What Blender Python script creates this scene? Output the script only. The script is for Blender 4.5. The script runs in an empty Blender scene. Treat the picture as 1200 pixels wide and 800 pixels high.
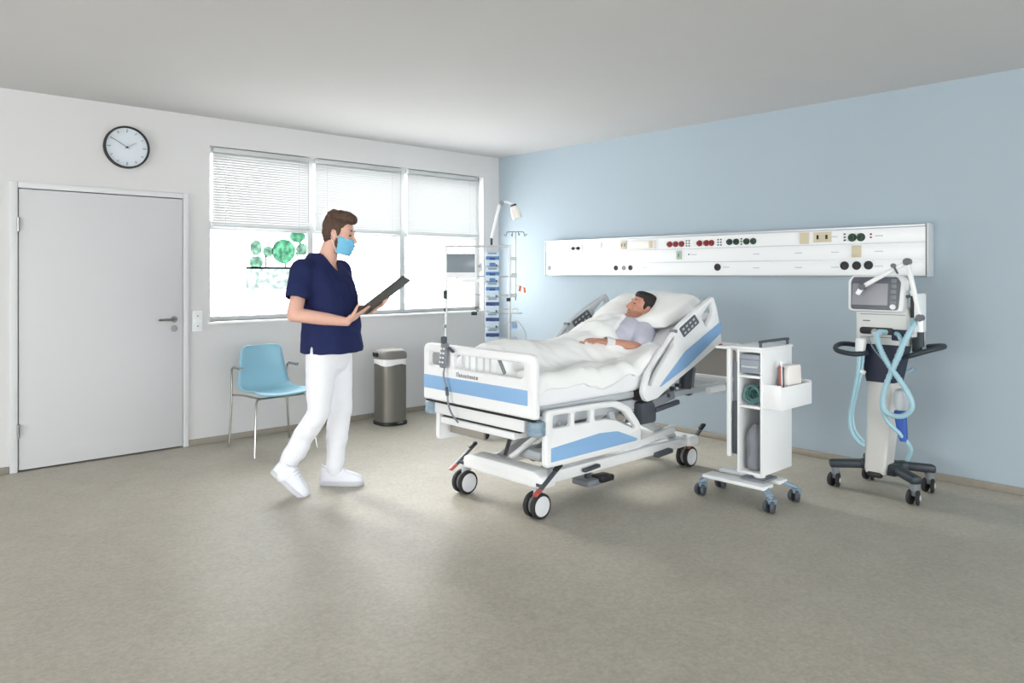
import bpy, bmesh, math, random
from mathutils import Vector, Matrix, Quaternion, noise
from mathutils.geometry import tessellate_polygon as tessellate
random.seed(7)
sc = bpy.context.scene
C = sc.collection
V = Vector

# ------------------------------------------------------------------ camera, world, lights, exposure
cam_d = bpy.data.cameras.new('camera'); cam = bpy.data.objects.new('camera', cam_d); C.objects.link(cam)
cam.location = (-5.56, -6.23, 1.40)
cam.rotation_euler = (math.pi / 2, 0, -math.atan2(.679, .734))
cam_d.sensor_width = 36; cam_d.sensor_fit = 'HORIZONTAL'; cam_d.lens = 871 / 1200 * 36
cam_d.shift_y = -79 / 1200
cam_d.clip_start = .05
sc.camera = cam

world = bpy.data.worlds.new('sky'); sc.world = world; world.use_nodes = True
bg = world.node_tree.nodes['Background']
bg.inputs[0].default_value = (1, .99, .985, 1); bg.inputs[1].default_value = 5.0

sun_d = bpy.data.lights.new('sun', 'SUN'); sun = bpy.data.objects.new('sun', sun_d); C.objects.link(sun)
sun_d.energy = 7.5; sun_d.angle = math.radians(20); sun_d.color = (1, .97, .92)
SUN_DIR = V((.0, -1, -.45))
sun.rotation_euler = SUN_DIR.to_track_quat('-Z', 'Y').to_euler()
sun.location = (-1, 6, 5)

def portal(name, loc, rot, sx, sy):
    d = bpy.data.lights.new(name, 'AREA'); o = bpy.data.objects.new(name, d); C.objects.link(o)
    d.shape = 'RECTANGLE'; d.size = sx; d.size_y = sy; d.cycles.is_portal = True
    o.location = loc; o.rotation_euler = rot
portal('window_portal', (-1.72, .30, 1.735), (-math.pi / 2, 0, 0), 2.99, 1.47)
portal('added_rear_portal', (-5.2, -12.22, 1.35), (math.pi / 2, 0, 0), 8.6, 2.3)  # sky portal at the window added behind the viewer
portal('added_side_portal', (-10.72, -3.5, 1.35), (math.pi / 2, 0, -math.pi / 2), 5.0, 2.3)  # sky portal at the window added in the unseen left wall

sc.view_settings.view_transform = 'Standard'; sc.view_settings.look = 'None'
sc.view_settings.gamma = 1; sc.view_settings.use_curve_mapping = False
sc.view_settings.exposure = .98

# ------------------------------------------------------------------ materials
def s2l(c):
    return tuple(((x / 255) / 12.92 if x / 255 <= .04045 else ((x / 255 + .055) / 1.055) ** 2.4) for x in c)
MATS = {}
def mat(name, rgb, rough=.5, metal=0, var=0, vscale=20, bump=0, bscale=200, spec=.5, alpha=1, trans=0, coat=0, sss=0):
    m = bpy.data.materials.new(name); m.use_nodes = True
    nt = m.node_tree; b = nt.nodes['Principled BSDF']
    col = s2l(rgb)
    b.inputs['Base Color'].default_value = (*col, 1)
    b.inputs['Roughness'].default_value = rough; b.inputs['Metallic'].default_value = metal
    b.inputs['Specular IOR Level'].default_value = spec
    b.inputs['Alpha'].default_value = alpha
    b.inputs['Transmission Weight'].default_value = trans
    b.inputs['Coat Weight'].default_value = coat
    if sss:
        b.inputs['Subsurface Weight'].default_value = sss
        b.inputs['Subsurface Radius'].default_value = (.02, .008, .005); b.inputs['Subsurface Scale'].default_value = .4
    if var or bump:
        tc = nt.nodes.new('ShaderNodeTexCoord')
    if var:
        n = nt.nodes.new('ShaderNodeTexNoise'); n.inputs['Scale'].default_value = vscale; n.inputs['Detail'].default_value = 6
        nt.links.new(tc.outputs['Object'], n.inputs['Vector'])
        r = nt.nodes.new('ShaderNodeMapRange'); r.inputs[1].default_value = .3; r.inputs[2].default_value = .7
        r.inputs[3].default_value = 1 - var; r.inputs[4].default_value = 1 + var
        nt.links.new(n.outputs['Fac'], r.inputs[0])
        mx = nt.nodes.new('ShaderNodeMix'); mx.data_type = 'RGBA'; mx.blend_type = 'MULTIPLY'; mx.inputs[0].default_value = 1
        mx.inputs[6].default_value = (*col, 1); nt.links.new(r.outputs[0], mx.inputs[7])
        nt.links.new(mx.outputs[2], b.inputs['Base Color'])
    if bump:
        n2 = nt.nodes.new('ShaderNodeTexNoise'); n2.inputs['Scale'].default_value = bscale; n2.inputs['Detail'].default_value = 3
        nt.links.new(tc.outputs['Object'], n2.inputs['Vector'])
        bp = nt.nodes.new('ShaderNodeBump'); bp.inputs['Strength'].default_value = bump; bp.inputs['Distance'].default_value = .004
        nt.links.new(n2.outputs['Fac'], bp.inputs['Height']); nt.links.new(bp.outputs['Normal'], b.inputs['Normal'])
    MATS[name] = m
    return m
mat('wall_white', (212, 211, 212), .85, var=.012, vscale=1.5, bump=.08, bscale=300, spec=.2)
mat('wall_blue', (170, 184, 194), .85, var=.012, vscale=1.2, bump=.08, bscale=300, spec=.2)
mat('ceiling', (208, 207, 207), .9, var=.01, vscale=1.5, spec=.15)
mat('door_white', (204, 204, 207), .6, bump=.02, bscale=40, spec=.3)
mat('door_trim', (214, 215, 217), .5, spec=.3)
mat('window_white', (205, 208, 210), .5, spec=.3)
mat('trim_white', (232, 233, 234), .4)
mat('base_taupe', (146, 139, 128), .6, var=.05, vscale=30)
mat('white_plastic', (236, 238, 240), .35)
mat('warm_white', (232, 230, 224), .35)
mat('bed_white', (241, 242, 244), .35)
mat('bed_grey', (196, 201, 206), .4)
mat('bed_blue', (138, 179, 222), .4)
mat('blue_grey', (132, 153, 170), .45)
mat('dark_grey', (70, 76, 84), .5)
mat('mid_grey', (125, 130, 137), .45)
mat('taupe', (158, 152, 145), .6)
mat('black', (24, 25, 27), .5)
mat('rubber', (38, 38, 40), .7)
mat('hub_white', (225, 227, 232), .35)
mat('red', (178, 84, 78), .45)
mat('dark_red', (140, 26, 34), .4)
mat('dark_green', (18, 62, 42), .4)
mat('orange', (226, 110, 60), .5)
mat('beige', (206, 194, 168), .5)
mat('chrome', (176, 176, 172), .22, metal=1)
mat('steel', (150, 150, 148), .32, metal=1)
mat('brushed', (128, 125, 119), .42, metal=.7)
mat('lid_grey', (120, 117, 112), .5)
mat('alu', (205, 208, 212), .35, metal=.35)
mat('liner', (238, 238, 240), .5, bump=.4, bscale=60)
mat('chair_blue', (140, 188, 208), .42, bump=.03, bscale=500)
mat('navy', (37, 44, 84), .85, var=.06, vscale=90, bump=.6, bscale=13, spec=.15)
mat('trouser', (236, 237, 243), .85, bump=.5, bscale=14, spec=.15)
mat('shoe', (232, 234, 242), .6, bump=.05, bscale=100)
mat('sole', (205, 207, 214), .7)
mat('skin', (222, 174, 156), .55, var=.04, vscale=40, sss=.08)
mat('skin_tan', (196, 142, 120), .55, var=.05, vscale=40, sss=.08)
mat('hair_brown', (78, 54, 42), .65, var=.3, vscale=120, bump=.8, bscale=150)
mat('hair_black', (34, 28, 27), .65, var=.3, vscale=120, bump=.8, bscale=150)
mat('beard', (92, 62, 48), .75, var=.25, vscale=160)
mat('mask_blue', (120, 192, 226), .75, bump=.15, bscale=120)
mat('eye', (40, 30, 26), .3)
mat('lip', (176, 104, 92), .5)
mat('gown', (206, 206, 222), .85, bump=.3, bscale=18, spec=.15)
mat('linen', (248, 249, 249), .9, bump=.4, bscale=11, spec=.1)
mat('pillow', (247, 247, 246), .9, bump=.2, bscale=14, spec=.1)
mat('sheet', (243, 244, 248), .85, bump=.1, bscale=30, spec=.1)
mat('bandage', (225, 222, 224), .85, bump=.2, bscale=150)
mat('tablet', (62, 63, 64), .4)
mat('clock_face', (212, 219, 227), .5)
mat('screen', (128, 137, 146), .25)
mat('screen_lilac', (150, 148, 158), .25)
mat('panel_grey', (92, 96, 104), .4)
mat('vent_dark', (40, 50, 58), .5)
mat('vent_navy', (26, 33, 58), .5)
mat('vent_body', (212, 214, 212), .4)
mat('vent_column', (206, 205, 202), .4)
mat('hose_blue', (172, 212, 226), .4, alpha=.82)
mat('pouch_blue', (44, 86, 170), .5)
mat('pump_body', (205, 222, 236), .4)
mat('pump_blue', (78, 124, 180), .4)
mat('pump_navy', (42, 62, 124), .4)
mat('hose_green', (86, 128, 128), .5)
mat('drawer', (150, 158, 170), .45)
mat('net', (150, 152, 160), .7, alpha=.75, bump=.5, bscale=90)
mat('paper', (236, 230, 226), .8, bump=.1, bscale=60)
mat('lettering', (150, 148, 150), .6)
mat('green_label', (170, 190, 170), .5)
mat('slat', (240, 241, 242), .5)
mat('blind_rail', (196, 199, 200), .4)

def floor_mat():
    m = bpy.data.materials.new('linoleum'); m.use_nodes = True; nt = m.node_tree; b = nt.nodes['Principled BSDF']
    tc = nt.nodes.new('ShaderNodeTexCoord')
    def nz(scale, detail, rough=.6):
        n = nt.nodes.new('ShaderNodeTexNoise'); n.inputs['Scale'].default_value = scale; n.inputs['Detail'].default_value = detail
        n.inputs['Roughness'].default_value = rough; nt.links.new(tc.outputs['Object'], n.inputs['Vector']); return n
    a = nz(5, 5); c = nz(55, 4, .7)
    r1 = nt.nodes.new('ShaderNodeValToRGB'); r1.color_ramp.elements[0].position = .3; r1.color_ramp.elements[1].position = .7
    r1.color_ramp.elements[0].color = (*s2l((170, 164, 152)), 1); r1.color_ramp.elements[1].color = (*s2l((179, 174, 162)), 1)
    r2 = nt.nodes.new('ShaderNodeValToRGB'); r2.color_ramp.elements[0].position = .32; r2.color_ramp.elements[1].position = .68
    r2.color_ramp.elements[0].color = (.84, .84, .83, 1); r2.color_ramp.elements[1].color = (1.12, 1.11, 1.1, 1)
    nt.links.new(a.outputs['Fac'], r1.inputs[0]); nt.links.new(c.outputs['Fac'], r2.inputs[0])
    mx = nt.nodes.new('ShaderNodeMix'); mx.data_type = 'RGBA'; mx.blend_type = 'MULTIPLY'; mx.inputs[0].default_value = 1
    nt.links.new(r1.outputs[0], mx.inputs[6]); nt.links.new(r2.outputs[0], mx.inputs[7]); nt.links.new(mx.outputs[2], b.inputs['Base Color'])
    b.inputs['Roughness'].default_value = .48; b.inputs['Specular IOR Level'].default_value = .4
    bp = nt.nodes.new('ShaderNodeBump'); bp.inputs['Strength'].default_value = .06; bp.inputs['Distance'].default_value = .003
    nt.links.new(c.outputs['Fac'], bp.inputs['Height']); nt.links.new(bp.outputs['Normal'], b.inputs['Normal'])
    MATS['linoleum'] = m
floor_mat()
def film_mat(name, tint, keep, noisy=0):
    """A film on glass: passes light straight through (tinted) and scatters the rest."""
    m = bpy.data.materials.new(name); m.use_nodes = True; nt = m.node_tree
    nt.nodes.remove(nt.nodes['Principled BSDF']); out = nt.nodes['Material Output']
    t = nt.nodes.new('ShaderNodeBsdfTransparent'); d = nt.nodes.new('ShaderNodeBsdfTranslucent'); mx = nt.nodes.new('ShaderNodeMixShader')
    t.inputs[0].default_value = (*tint, 1); d.inputs[0].default_value = (*tint, 1); mx.inputs[0].default_value = 1 - keep
    if noisy:
        tc = nt.nodes.new('ShaderNodeTexCoord'); n = nt.nodes.new('ShaderNodeTexNoise'); n.inputs['Scale'].default_value = 22; n.inputs['Detail'].default_value = 5
        r = nt.nodes.new('ShaderNodeValToRGB'); r.color_ramp.elements[0].position = .36; r.color_ramp.elements[1].position = .62
        r.color_ramp.elements[0].color = tuple(max(0, x * (1 - noisy)) for x in tint) + (1,)
        r.color_ramp.elements[1].color = tuple(min(1, x * (1 + noisy)) for x in tint) + (1,)
        nt.links.new(tc.outputs['Object'], n.inputs['Vector']); nt.links.new(n.outputs['Fac'], r.inputs[0])
        nt.links.new(r.outputs[0], t.inputs[0]); nt.links.new(r.outputs[0], d.inputs[0])
    nt.links.new(t.outputs[0], mx.inputs[1]); nt.links.new(d.outputs[0], mx.inputs[2]); nt.links.new(mx.outputs[0], out.inputs[0])
    MATS[name] = m
film_mat('frosted', (.97, .98, .98), .72)
film_mat('clear_pane', (.95, .97, .97), .95)
film_mat('print_green', (.125, .225, .175), .5, .32)
film_mat('print_pale', (.16, .225, .195), .5, .35)
film_mat('print_wash', (.27, .30, .298), .5, .25)
film_mat('print_trunk', (.025, .055, .045), .5, .4)
# blind slats: white, partly letting daylight through
def slat_mat():
    m = bpy.data.materials.new('slat_white'); m.use_nodes = True; nt = m.node_tree; b = nt.nodes['Principled BSDF']; out = nt.nodes['Material Output']
    b.inputs['Base Color'].default_value = (.56, .565, .57, 1); b.inputs['Roughness'].default_value = .5
    d = nt.nodes.new('ShaderNodeBsdfTranslucent'); d.inputs[0].default_value = (.95, .95, .95, 1)
    mx = nt.nodes.new('ShaderNodeMixShader'); mx.inputs[0].default_value = .02
    nt.links.new(b.outputs[0], mx.inputs[1]); nt.links.new(d.outputs[0], mx.inputs[2]); nt.links.new(mx.outputs[0], out.inputs[0])
    MATS['slat_white'] = m
slat_mat()

# ------------------------------------------------------------------ mesh helpers
ORG = {}      # object name -> world matrix of the thing it belongs to
def link(name, me, parent=None):
    o = bpy.data.objects.new(name, me); C.objects.link(o)
    if parent is not None:
        o.parent = parent; ORG[o.name] = ORG[parent.name]
    return o
def tag(o, label=None, cat=None, group=None, kind=None):
    if label: o['label'] = label
    if cat: o['category'] = cat
    if group: o['group'] = group
    if kind: o['kind'] = kind
    return o
def thing(name, label, cat, loc, rz=0, group=None, kind=None):
    o = bpy.data.objects.new(name, None); C.objects.link(o)
    o.location = loc; o.rotation_euler = (0, 0, rz); o.empty_display_size = .1
    ORG[o.name] = Matrix.Translation(loc) @ Matrix.Rotation(rz, 4, 'Z')
    return tag(o, label, cat, group, kind)

class MB:
    def __init__(s): s.v = []; s.f = []
    def add(s, vs, fs):
        n = len(s.v); s.v += [V(p) for p in vs]; s.f += [tuple(i + n for i in f) for f in fs]; return s
    def bm(s, bm, M=None):
        bm.verts.ensure_lookup_table(); bm.verts.index_update()
        s.add([(M @ v.co if M else v.co.copy()) for v in bm.verts], [[v.index for v in f.verts] for f in bm.faces]); bm.free(); return s
    def box(s, c, size, rot=None, bev=0, seg=2):
        b = bmesh.new(); bmesh.ops.create_cube(b, size=1)
        bmesh.ops.scale(b, vec=size, verts=b.verts)
        if bev: bmesh.ops.bevel(b, geom=b.edges[:], offset=min(bev, min(size) * .49), segments=seg, affect='EDGES', profile=.5)
        M = Matrix.Translation(c)
        if rot is not None: M = M @ (rot.to_matrix().to_4x4() if isinstance(rot, Quaternion) else rot.to_4x4())
        return s.bm(b, M)
    def bb(s, x0, x1, y0, y1, z0, z1, bev=0, seg=2):
        return s.box(((x0 + x1) / 2, (y0 + y1) / 2, (z0 + z1) / 2), (abs(x1 - x0), abs(y1 - y0), abs(z1 - z0)), None, bev, seg)
    def bar(s, p0, p1, w, h, bev=0, up=(0, 0, 1)):
        p0, p1 = V(p0), V(p1); d = (p1 - p0); L = d.length; d.normalize(); u = V(up)
        if abs(d.dot(u)) > .98: u = V((1, 0, 0))
        y = u.cross(d).normalized(); z = d.cross(y)
        R = Matrix((d, y, z)).transposed()
        return s.box((p0 + p1) / 2, (L, w, h), R, bev)
    def cyl(s, p0, p1, r0, r1=None, n=16, bev=0):
        r1 = r0 if r1 is None else r1; p0, p1 = V(p0), V(p1); d = p1 - p0; L = d.length
        if bev: prof = [(0, 0), (r0 - bev, 0), (r0, bev), (r1, L - bev), (r1 - bev, L), (0, L)]
        else: prof = [(0, 0), (r0, 0), (r1, L), (0, L)]
        return s.lathe(prof, p0, d, n)
    def lathe(s, prof, c, axis=(0, 0, 1), n=24):
        q = V((0, 0, 1)).rotation_difference(V(axis).normalized()); c = V(c); vs = []; fs = []; rows = []
        for r, z in prof:
            if r < 1e-6: rows.append([len(vs)]); vs.append(c + q @ V((0, 0, z)))
            else:
                rows.append(list(range(len(vs), len(vs) + n)))
                vs += [c + q @ V((r * math.cos(2 * math.pi * k / n), r * math.sin(2 * math.pi * k / n), z)) for k in range(n)]
        for a, b in zip(rows, rows[1:]):
            for k in range(n):
                k2 = (k + 1) % n
                if len(a) == 1 and len(b) == 1: continue
                if len(a) == 1: fs.append((a[0], b[k2], b[k])) if False else fs.append((a[0], b[k2], b[k]))
                elif len(b) == 1: fs.append((a[k], a[k2], b[0]))
                else: fs.append((a[k], a[k2], b[k2], b[k]))
        return s.add(vs, fs)
    def tube(s, pts, r, n=8, closed=False, flat=None):
        pts = [V(p) for p in pts]; N = len(pts); rr = r if isinstance(r, (list, tuple)) else [r] * N
        T = []
        for i in range(N):
            a = pts[(i - 1) % N] if closed or i else pts[i]; b = pts[(i + 1) % N] if closed or i < N - 1 else pts[i]
            T.append((b - a).normalized())
        u = T[0].orthogonal().normalized(); vs = []; fs = []
        for i in range(N):
            if i:
                u = T[i - 1].rotation_difference(T[i]) @ u
            w = T[i].cross(u)
            for k in range(n):
                a = 2 * math.pi * k / n
                vs.append(pts[i] + (u * math.cos(a) + w * math.sin(a)) * rr[i])
        for i in range(N if closed else N - 1):
            j = (i + 1) % N
            for k in range(n):
                k2 = (k + 1) % n; fs.append((i * n + k, i * n + k2, j * n + k2, j * n + k))
        if not closed:
            fs.append(tuple(range(n - 1, -1, -1))); fs.append(tuple(range((N - 1) * n, N * n)))
        return s.add(vs, fs)
    def ell(s, c, r, rot=None, n=16, m=10):
        r = V(r) if not isinstance(r, (int, float)) else V((r, r, r)); c = V(c); vs = []; fs = []
        vs.append(V((0, 0, -1)))
        for j in range(1, m):
            t = -math.pi / 2 + math.pi * j / m
            vs += [V((math.cos(t) * math.cos(2 * math.pi * k / n), math.cos(t) * math.sin(2 * math.pi * k / n), math.sin(t))) for k in range(n)]
        vs.append(V((0, 0, 1)))
        for k in range(n): fs.append((0, 1 + (k + 1) % n, 1 + k))
        for j in range(m - 2):
            for k in range(n):
                a = 1 + j * n; b = a + n; fs.append((a + k, a + (k + 1) % n, b + (k + 1) % n, b + k))
        L = len(vs) - 1; a = 1 + (m - 2) * n
        for k in range(n): fs.append((a + k, a + (k + 1) % n, L))
        vs = [V((v.x * r.x, v.y * r.y, v.z * r.z)) for v in vs]
        if rot is not None: vs = [rot @ v for v in vs]
        return s.add([c + v for v in vs], fs)
    def limb(s, pts, rad, n=14):
        """rounded tapered limb through joints"""
        for p, r in zip(pts, rad): s.ell(p, r, n=n, m=8)
        for i in range(len(pts) - 1):
            s.lathe([(0, 0), (rad[i], 0), (rad[i + 1], (V(pts[i + 1]) - V(pts[i])).length), (0, (V(pts[i + 1]) - V(pts[i])).length)], pts[i], V(pts[i + 1]) - V(pts[i]), n)
        return s
    def loft(s, rings):
        n = len(rings[0]); vs = [p for r in rings for p in r]; fs = []
        for i in range(len(rings) - 1):
            for k in range(n):
                k2 = (k + 1) % n; fs.append((i * n + k, i * n + k2, (i + 1) * n + k2, (i + 1) * n + k))
        fs.append(tuple(range(n - 1, -1, -1))); fs.append(tuple(range((len(rings) - 1) * n, len(rings) * n)))
        return s.add(vs, fs)
    def grid(s, fn, nu, nv):
        vs = [fn(i / nu, j / nv) for j in range(nv + 1) for i in range(nu + 1)]
        fs = [(j * (nu + 1) + i, j * (nu + 1) + i + 1, (j + 1) * (nu + 1) + i + 1, (j + 1) * (nu + 1) + i) for j in range(nv) for i in range(nu)]
        return s.add(vs, fs)
    def xf(s, M): s.v = [M @ p for p in s.v]; return s
    def mesh(s, name, material, smooth=40):
        me = bpy.data.meshes.new(name); me.from_pydata(s.v, [], s.f); me.update()
        b = bmesh.new(); b.from_mesh(me); bmesh.ops.recalc_face_normals(b, faces=b.faces[:]); b.to_mesh(me); b.free()
        me.materials.append(MATS[material]); shade(me, smooth)
        return me
    def build(s, name, material, parent=None, label=None, cat=None, group=None, smooth=40, kind=None, remesh=0, sm=0, solid=0, sub=0):
        """links ONE mesh object; a part is stored in its thing's frame, a thing of one mesh at its own base"""
        if parent is not None:
            inv = ORG[parent.name].inverted(); s.v = [inv @ p for p in s.v]; loc = None
        else:
            lo = V([min(p[i] for p in s.v) for i in range(3)]); hi = V([max(p[i] for p in s.v) for i in range(3)])
            loc = V(((lo.x + hi.x) / 2, (lo.y + hi.y) / 2, lo.z)); s.v = [p - loc for p in s.v]
        me = s.mesh(name, material, smooth)
        if remesh or solid or sub: me = apply_mods(me, remesh, sm, solid, sub, smooth)
        o = link(name, me, parent)
        if loc is not None: o.location = loc; ORG[o.name] = Matrix.Translation(loc)
        return tag(o, label, cat, group, kind)
def shade(me, ang):
    me.polygons.foreach_set('use_smooth', [True] * len(me.polygons))
    if ang < 180: me.set_sharp_from_angle(angle=math.radians(ang))
def apply_mods(me, remesh=0, sm=0, solid=0, sub=0, ang=180):
    t = bpy.data.objects.new('tmp', me); C.objects.link(t)
    if remesh:
        r = t.modifiers.new('r', 'REMESH'); r.mode = 'VOXEL'; r.voxel_size = remesh; r.adaptivity = 0; r.use_smooth_shade = True
    if sm:
        q = t.modifiers.new('s', 'SMOOTH'); q.factor = .5; q.iterations = sm
    if solid:
        q = t.modifiers.new('w', 'SOLIDIFY'); q.thickness = solid; q.offset = 0
    if sub:
        q = t.modifiers.new('u', 'SUBSURF'); q.levels = sub; q.render_levels = sub
    dg = bpy.context.evaluated_depsgraph_get(); dg.update()
    new = bpy.data.meshes.new_from_object(t.evaluated_get(dg)); new.name = me.name
    bpy.data.objects.remove(t)
    if me.users == 0: bpy.data.meshes.remove(me)
    shade(new, 180 if remesh or sub else ang)
    return new
def cr(pts, k=6, closed=False):
    """Catmull-Rom through points"""
    P = [V(p) for p in pts]; N = len(P); out = []
    for i in range(N if closed else N - 1):
        p0 = P[(i - 1) % N] if closed or i else P[0]; p1 = P[i]; p2 = P[(i + 1) % N]; p3 = P[(i + 2) % N] if closed or i + 2 < N else P[-1]
        for j in range(k):
            t = j / k
            out.append(.5 * ((2 * p1) + (p2 - p0) * t + (2 * p0 - 5 * p1 + 4 * p2 - p3) * t * t + (3 * p1 - p0 - 3 * p2 + p3) * t ** 3))
    if not closed: out.append(P[-1])
    return out
def rpoly(pts, r, k=4):
    """polygon with rounded corners; r a number or one radius per corner"""
    out = []; N = len(pts); P = [V((p[0], p[1])) for p in pts]
    for i in range(N):
        p = P[i]; a = (P[i - 1] - p); b = (P[(i + 1) % N] - p); ri = r[i] if isinstance(r, (list, tuple)) else r
        if ri <= 0: out.append(p); continue
        la, lb = a.length, b.length; a.normalize(); b.normalize(); ang = a.angle(b); d = min(ri / math.tan(ang / 2), la * .48, lb * .48)
        p1 = p + a * d; p2 = p + b * d
        for j in range(k + 1):
            t = j / k; out.append(p1 * (1 - t) ** 2 + p * 2 * t * (1 - t) + p2 * t * t)
    return out
def rect(u0, u1, v0, v1): return [(u0, v0), (u1, v0), (u1, v1), (u0, v1)]
def FY(y): return Matrix(((1, 0, 0, 0), (0, 0, -1, y), (0, 1, 0, 0), (0, 0, 0, 1)))      # u = X, v = Z
def FX(x): return Matrix(((0, 0, 1, x), (1, 0, 0, 0), (0, 1, 0, 0), (0, 0, 0, 1)))      # u = Y, v = Z
def plate(outline, holes, t, M, bev=.004):
    """a flat panel with real holes and rounded edges, as an MB"""
    bev = min(bev, t * .45); mb = MB(); tops = []; bots = []
    prof = [(bev, t / 2), (bev * .3, t / 2 - bev * .3), (0, t / 2 - bev), (0, -t / 2 + bev), (bev * .3, -t / 2 + bev * .3), (bev, -t / 2)]
    for li, loop in enumerate([outline] + list(holes)):
        P = []
        for q in loop:
            q = V((q[0], q[1]))
            if not P or (q - P[-1]).length > 1e-5: P.append(q)
        if (P[0] - P[-1]).length < 1e-5: P.pop()
        n = len(P); area = sum(P[i].x * P[(i + 1) % n].y - P[(i + 1) % n].x * P[i].y for i in range(n))
        if (area < 0) == (li == 0): P.reverse()          # outline anticlockwise, holes clockwise: material on the left
        N = []
        for i in range(n):
            e0 = (P[i] - P[i - 1]).normalized(); e1 = (P[(i + 1) % n] - P[i]).normalized()
            n0 = V((-e0.y, e0.x)); n1 = V((-e1.y, e1.x)); m = n0 + n1
            m = n1 if m.length < 1e-4 else m.normalized(); N.append(m / max(.55, m.dot(n1)))
        base = len(mb.v)
        mb.add([M @ V((*(P[i] + N[i] * d), z)) for d, z in prof for i in range(n)],
               [(k * n + i, (k + 1) * n + i, (k + 1) * n + (i + 1) % n, k * n + (i + 1) % n) for k in range(len(prof) - 1) for i in range(n)])
        tops.append([(base + i, P[i] + N[i] * bev) for i in range(n)]); bots.append([base + 5 * n + i for i in range(n)])
    flat = [x for l in tops for x in l]; fb = [x for l in bots for x in l]
    tri = tessellate([[V((q.x, q.y, 0)) for _, q in l] for l in tops])
    for a, b, c in tri:
        mb.f.append((flat[a][0], flat[b][0], flat[c][0])); mb.f.append((fb[c], fb[b], fb[a]))
    return mb
def struct(mb, name, material, label, smooth=40, kind='structure'):
    return mb.build(name, material, None, label, None, None, smooth, kind)
def X4(loc, x, y, z): 
    M = Matrix((x, y, z)).transposed().to_4x4(); M.translation = loc; return M

# ------------------------------------------------------------------ the room
H = 2.70; XL = -10.5; YF = -12.0
def wall_boxes(mb, u0, u1, v0, v1, holes, put):
    """tile a wall rectangle around its openings"""
    us = sorted({u0, u1, *[h[0] for h in holes], *[h[1] for h in holes]}); vs = sorted({v0, v1, *[h[2] for h in holes], *[h[3] for h in holes]})
    for a, b in zip(us, us[1:]):
        for c, d in zip(vs, vs[1:]):
            if any(h[0] <= a and b <= h[1] and h[2] <= c and d <= h[3] for h in holes): continue
            put(mb, a, b, c, d)
    return mb
WX0, WX1, WZ0, WZ1 = -3.212, -.225, 1.003, 2.468        # the window opening in the back wall
DX0, DX1, DZ1 = -4.585, -3.405, 2.03                    # the door opening
struct(MB().bb(XL - .3, .3, YF - .3, .3, -.1, 0), 'floor', 'linoleum', 'grey beige mottled linoleum floor of the hospital room')['category'] = 'floor'
struct(MB().bb(XL - .3, .3, YF - .3, .3, H, H + .1), 'ceiling', 'ceiling', 'plain white ceiling above the hospital room')['category'] = 'ceiling'
m = wall_boxes(MB(), XL - .3, 0, 0, H, [(DX0, DX1, 0, DZ1), (WX0, WX1, WZ0, WZ1)], lambda mb, a, b, c, d: mb.bb(a, b, 0, .28, c, d))
struct(m, 'wall_back', 'wall_white', 'white wall with the door, the clock and the wide window')['category'] = 'wall'
struct(MB().bb(0, .3, YF - .3, .28, 0, H), 'wall_right', 'wall_blue', 'pale blue wall behind the head of the bed')['category'] = 'wall'
m = wall_boxes(MB(), YF, 0, 0, H, [(-6.0, -1.0, .2, 2.5)], lambda mb, a, b, c, d: mb.bb(XL - .3, XL, a, b, c, d))
struct(m, 'wall_left', 'wall_white', 'white side wall with an added window wall, out of view')['category'] = 'wall'
m = wall_boxes(MB(), XL - .3, 0, 0, H, [(-9.5, -.9, .2, 2.5)], lambda mb, a, b, c, d: mb.bb(a, b, YF - .3, YF, c, d))
struct(m, 'wall_front', 'wall_white', 'white wall with an added wide window behind the viewer')['category'] = 'wall'
def skirting(mb, name, label): struct(mb, name, 'base_taupe', label)['category'] = 'baseboard'
skirting(MB().bb(XL, DX0 - .024, -.014, 0, 0, .05, .004), 'baseboard_left', 'taupe skirting strip on the white wall left of the door')
skirting(MB().bb(DX1 + .018, 0, -.014, 0, 0, .05, .004), 'baseboard_back', 'taupe skirting strip on the white wall beneath the window')
skirting(MB().bb(-.014, 0, YF, -.014, 0, .05, .004), 'baseboard_right', 'taupe skirting strip at the foot of the pale blue wall')

# unseen rear and side windows, added for frontal daylight: frame and panes
def added_window(name, label, axis, a0, a1, z0, z1, at):
    r = thing(name, label, 'window', (at, (a0 + a1) / 2, z0) if axis == 'x' else ((a0 + a1) / 2, at, z0), kind='structure')
    def put(mb, a, b, c, d, t):
        if axis == 'x': mb.bb(at - t, at + t, a, b, c, d)
        else: mb.bb(a, b, at - t, at + t, c, d)
    m = MB(); put(m, a0, a1, z0, z0 + .06, .04); put(m, a0, a1, z1 - .06, z1, .04)
    n = 4
    for k in range(n + 1):
        c = a0 + .03 + (a1 - a0 - .06) * k / n; put(m, c - .03, c + .03, z0 + .06, z1 - .06, .04)
    m.build('window_frame', 'trim_white', r)
    for k in range(n):
        m = MB(); c0 = a0 + .06 + (a1 - a0 - .12) * k / n + .0; c1 = a0 + .0 + (a1 - a0 - .0) * (k + 1) / n - .06
        put(m, c0, c1, z0 + .06, z1 - .06, .004); m.build('pane', 'clear_pane', r)
added_window('added_window_rear', 'tall window wall added behind the viewer for frontal daylight', 'y', -9.5, -.9, .2, 2.5, YF - .14)
added_window('added_window_side', 'tall window wall added on the left, out of view, for frontal daylight', 'x', -6.0, -1.0, .2, 2.5, XL - .14)

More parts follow.
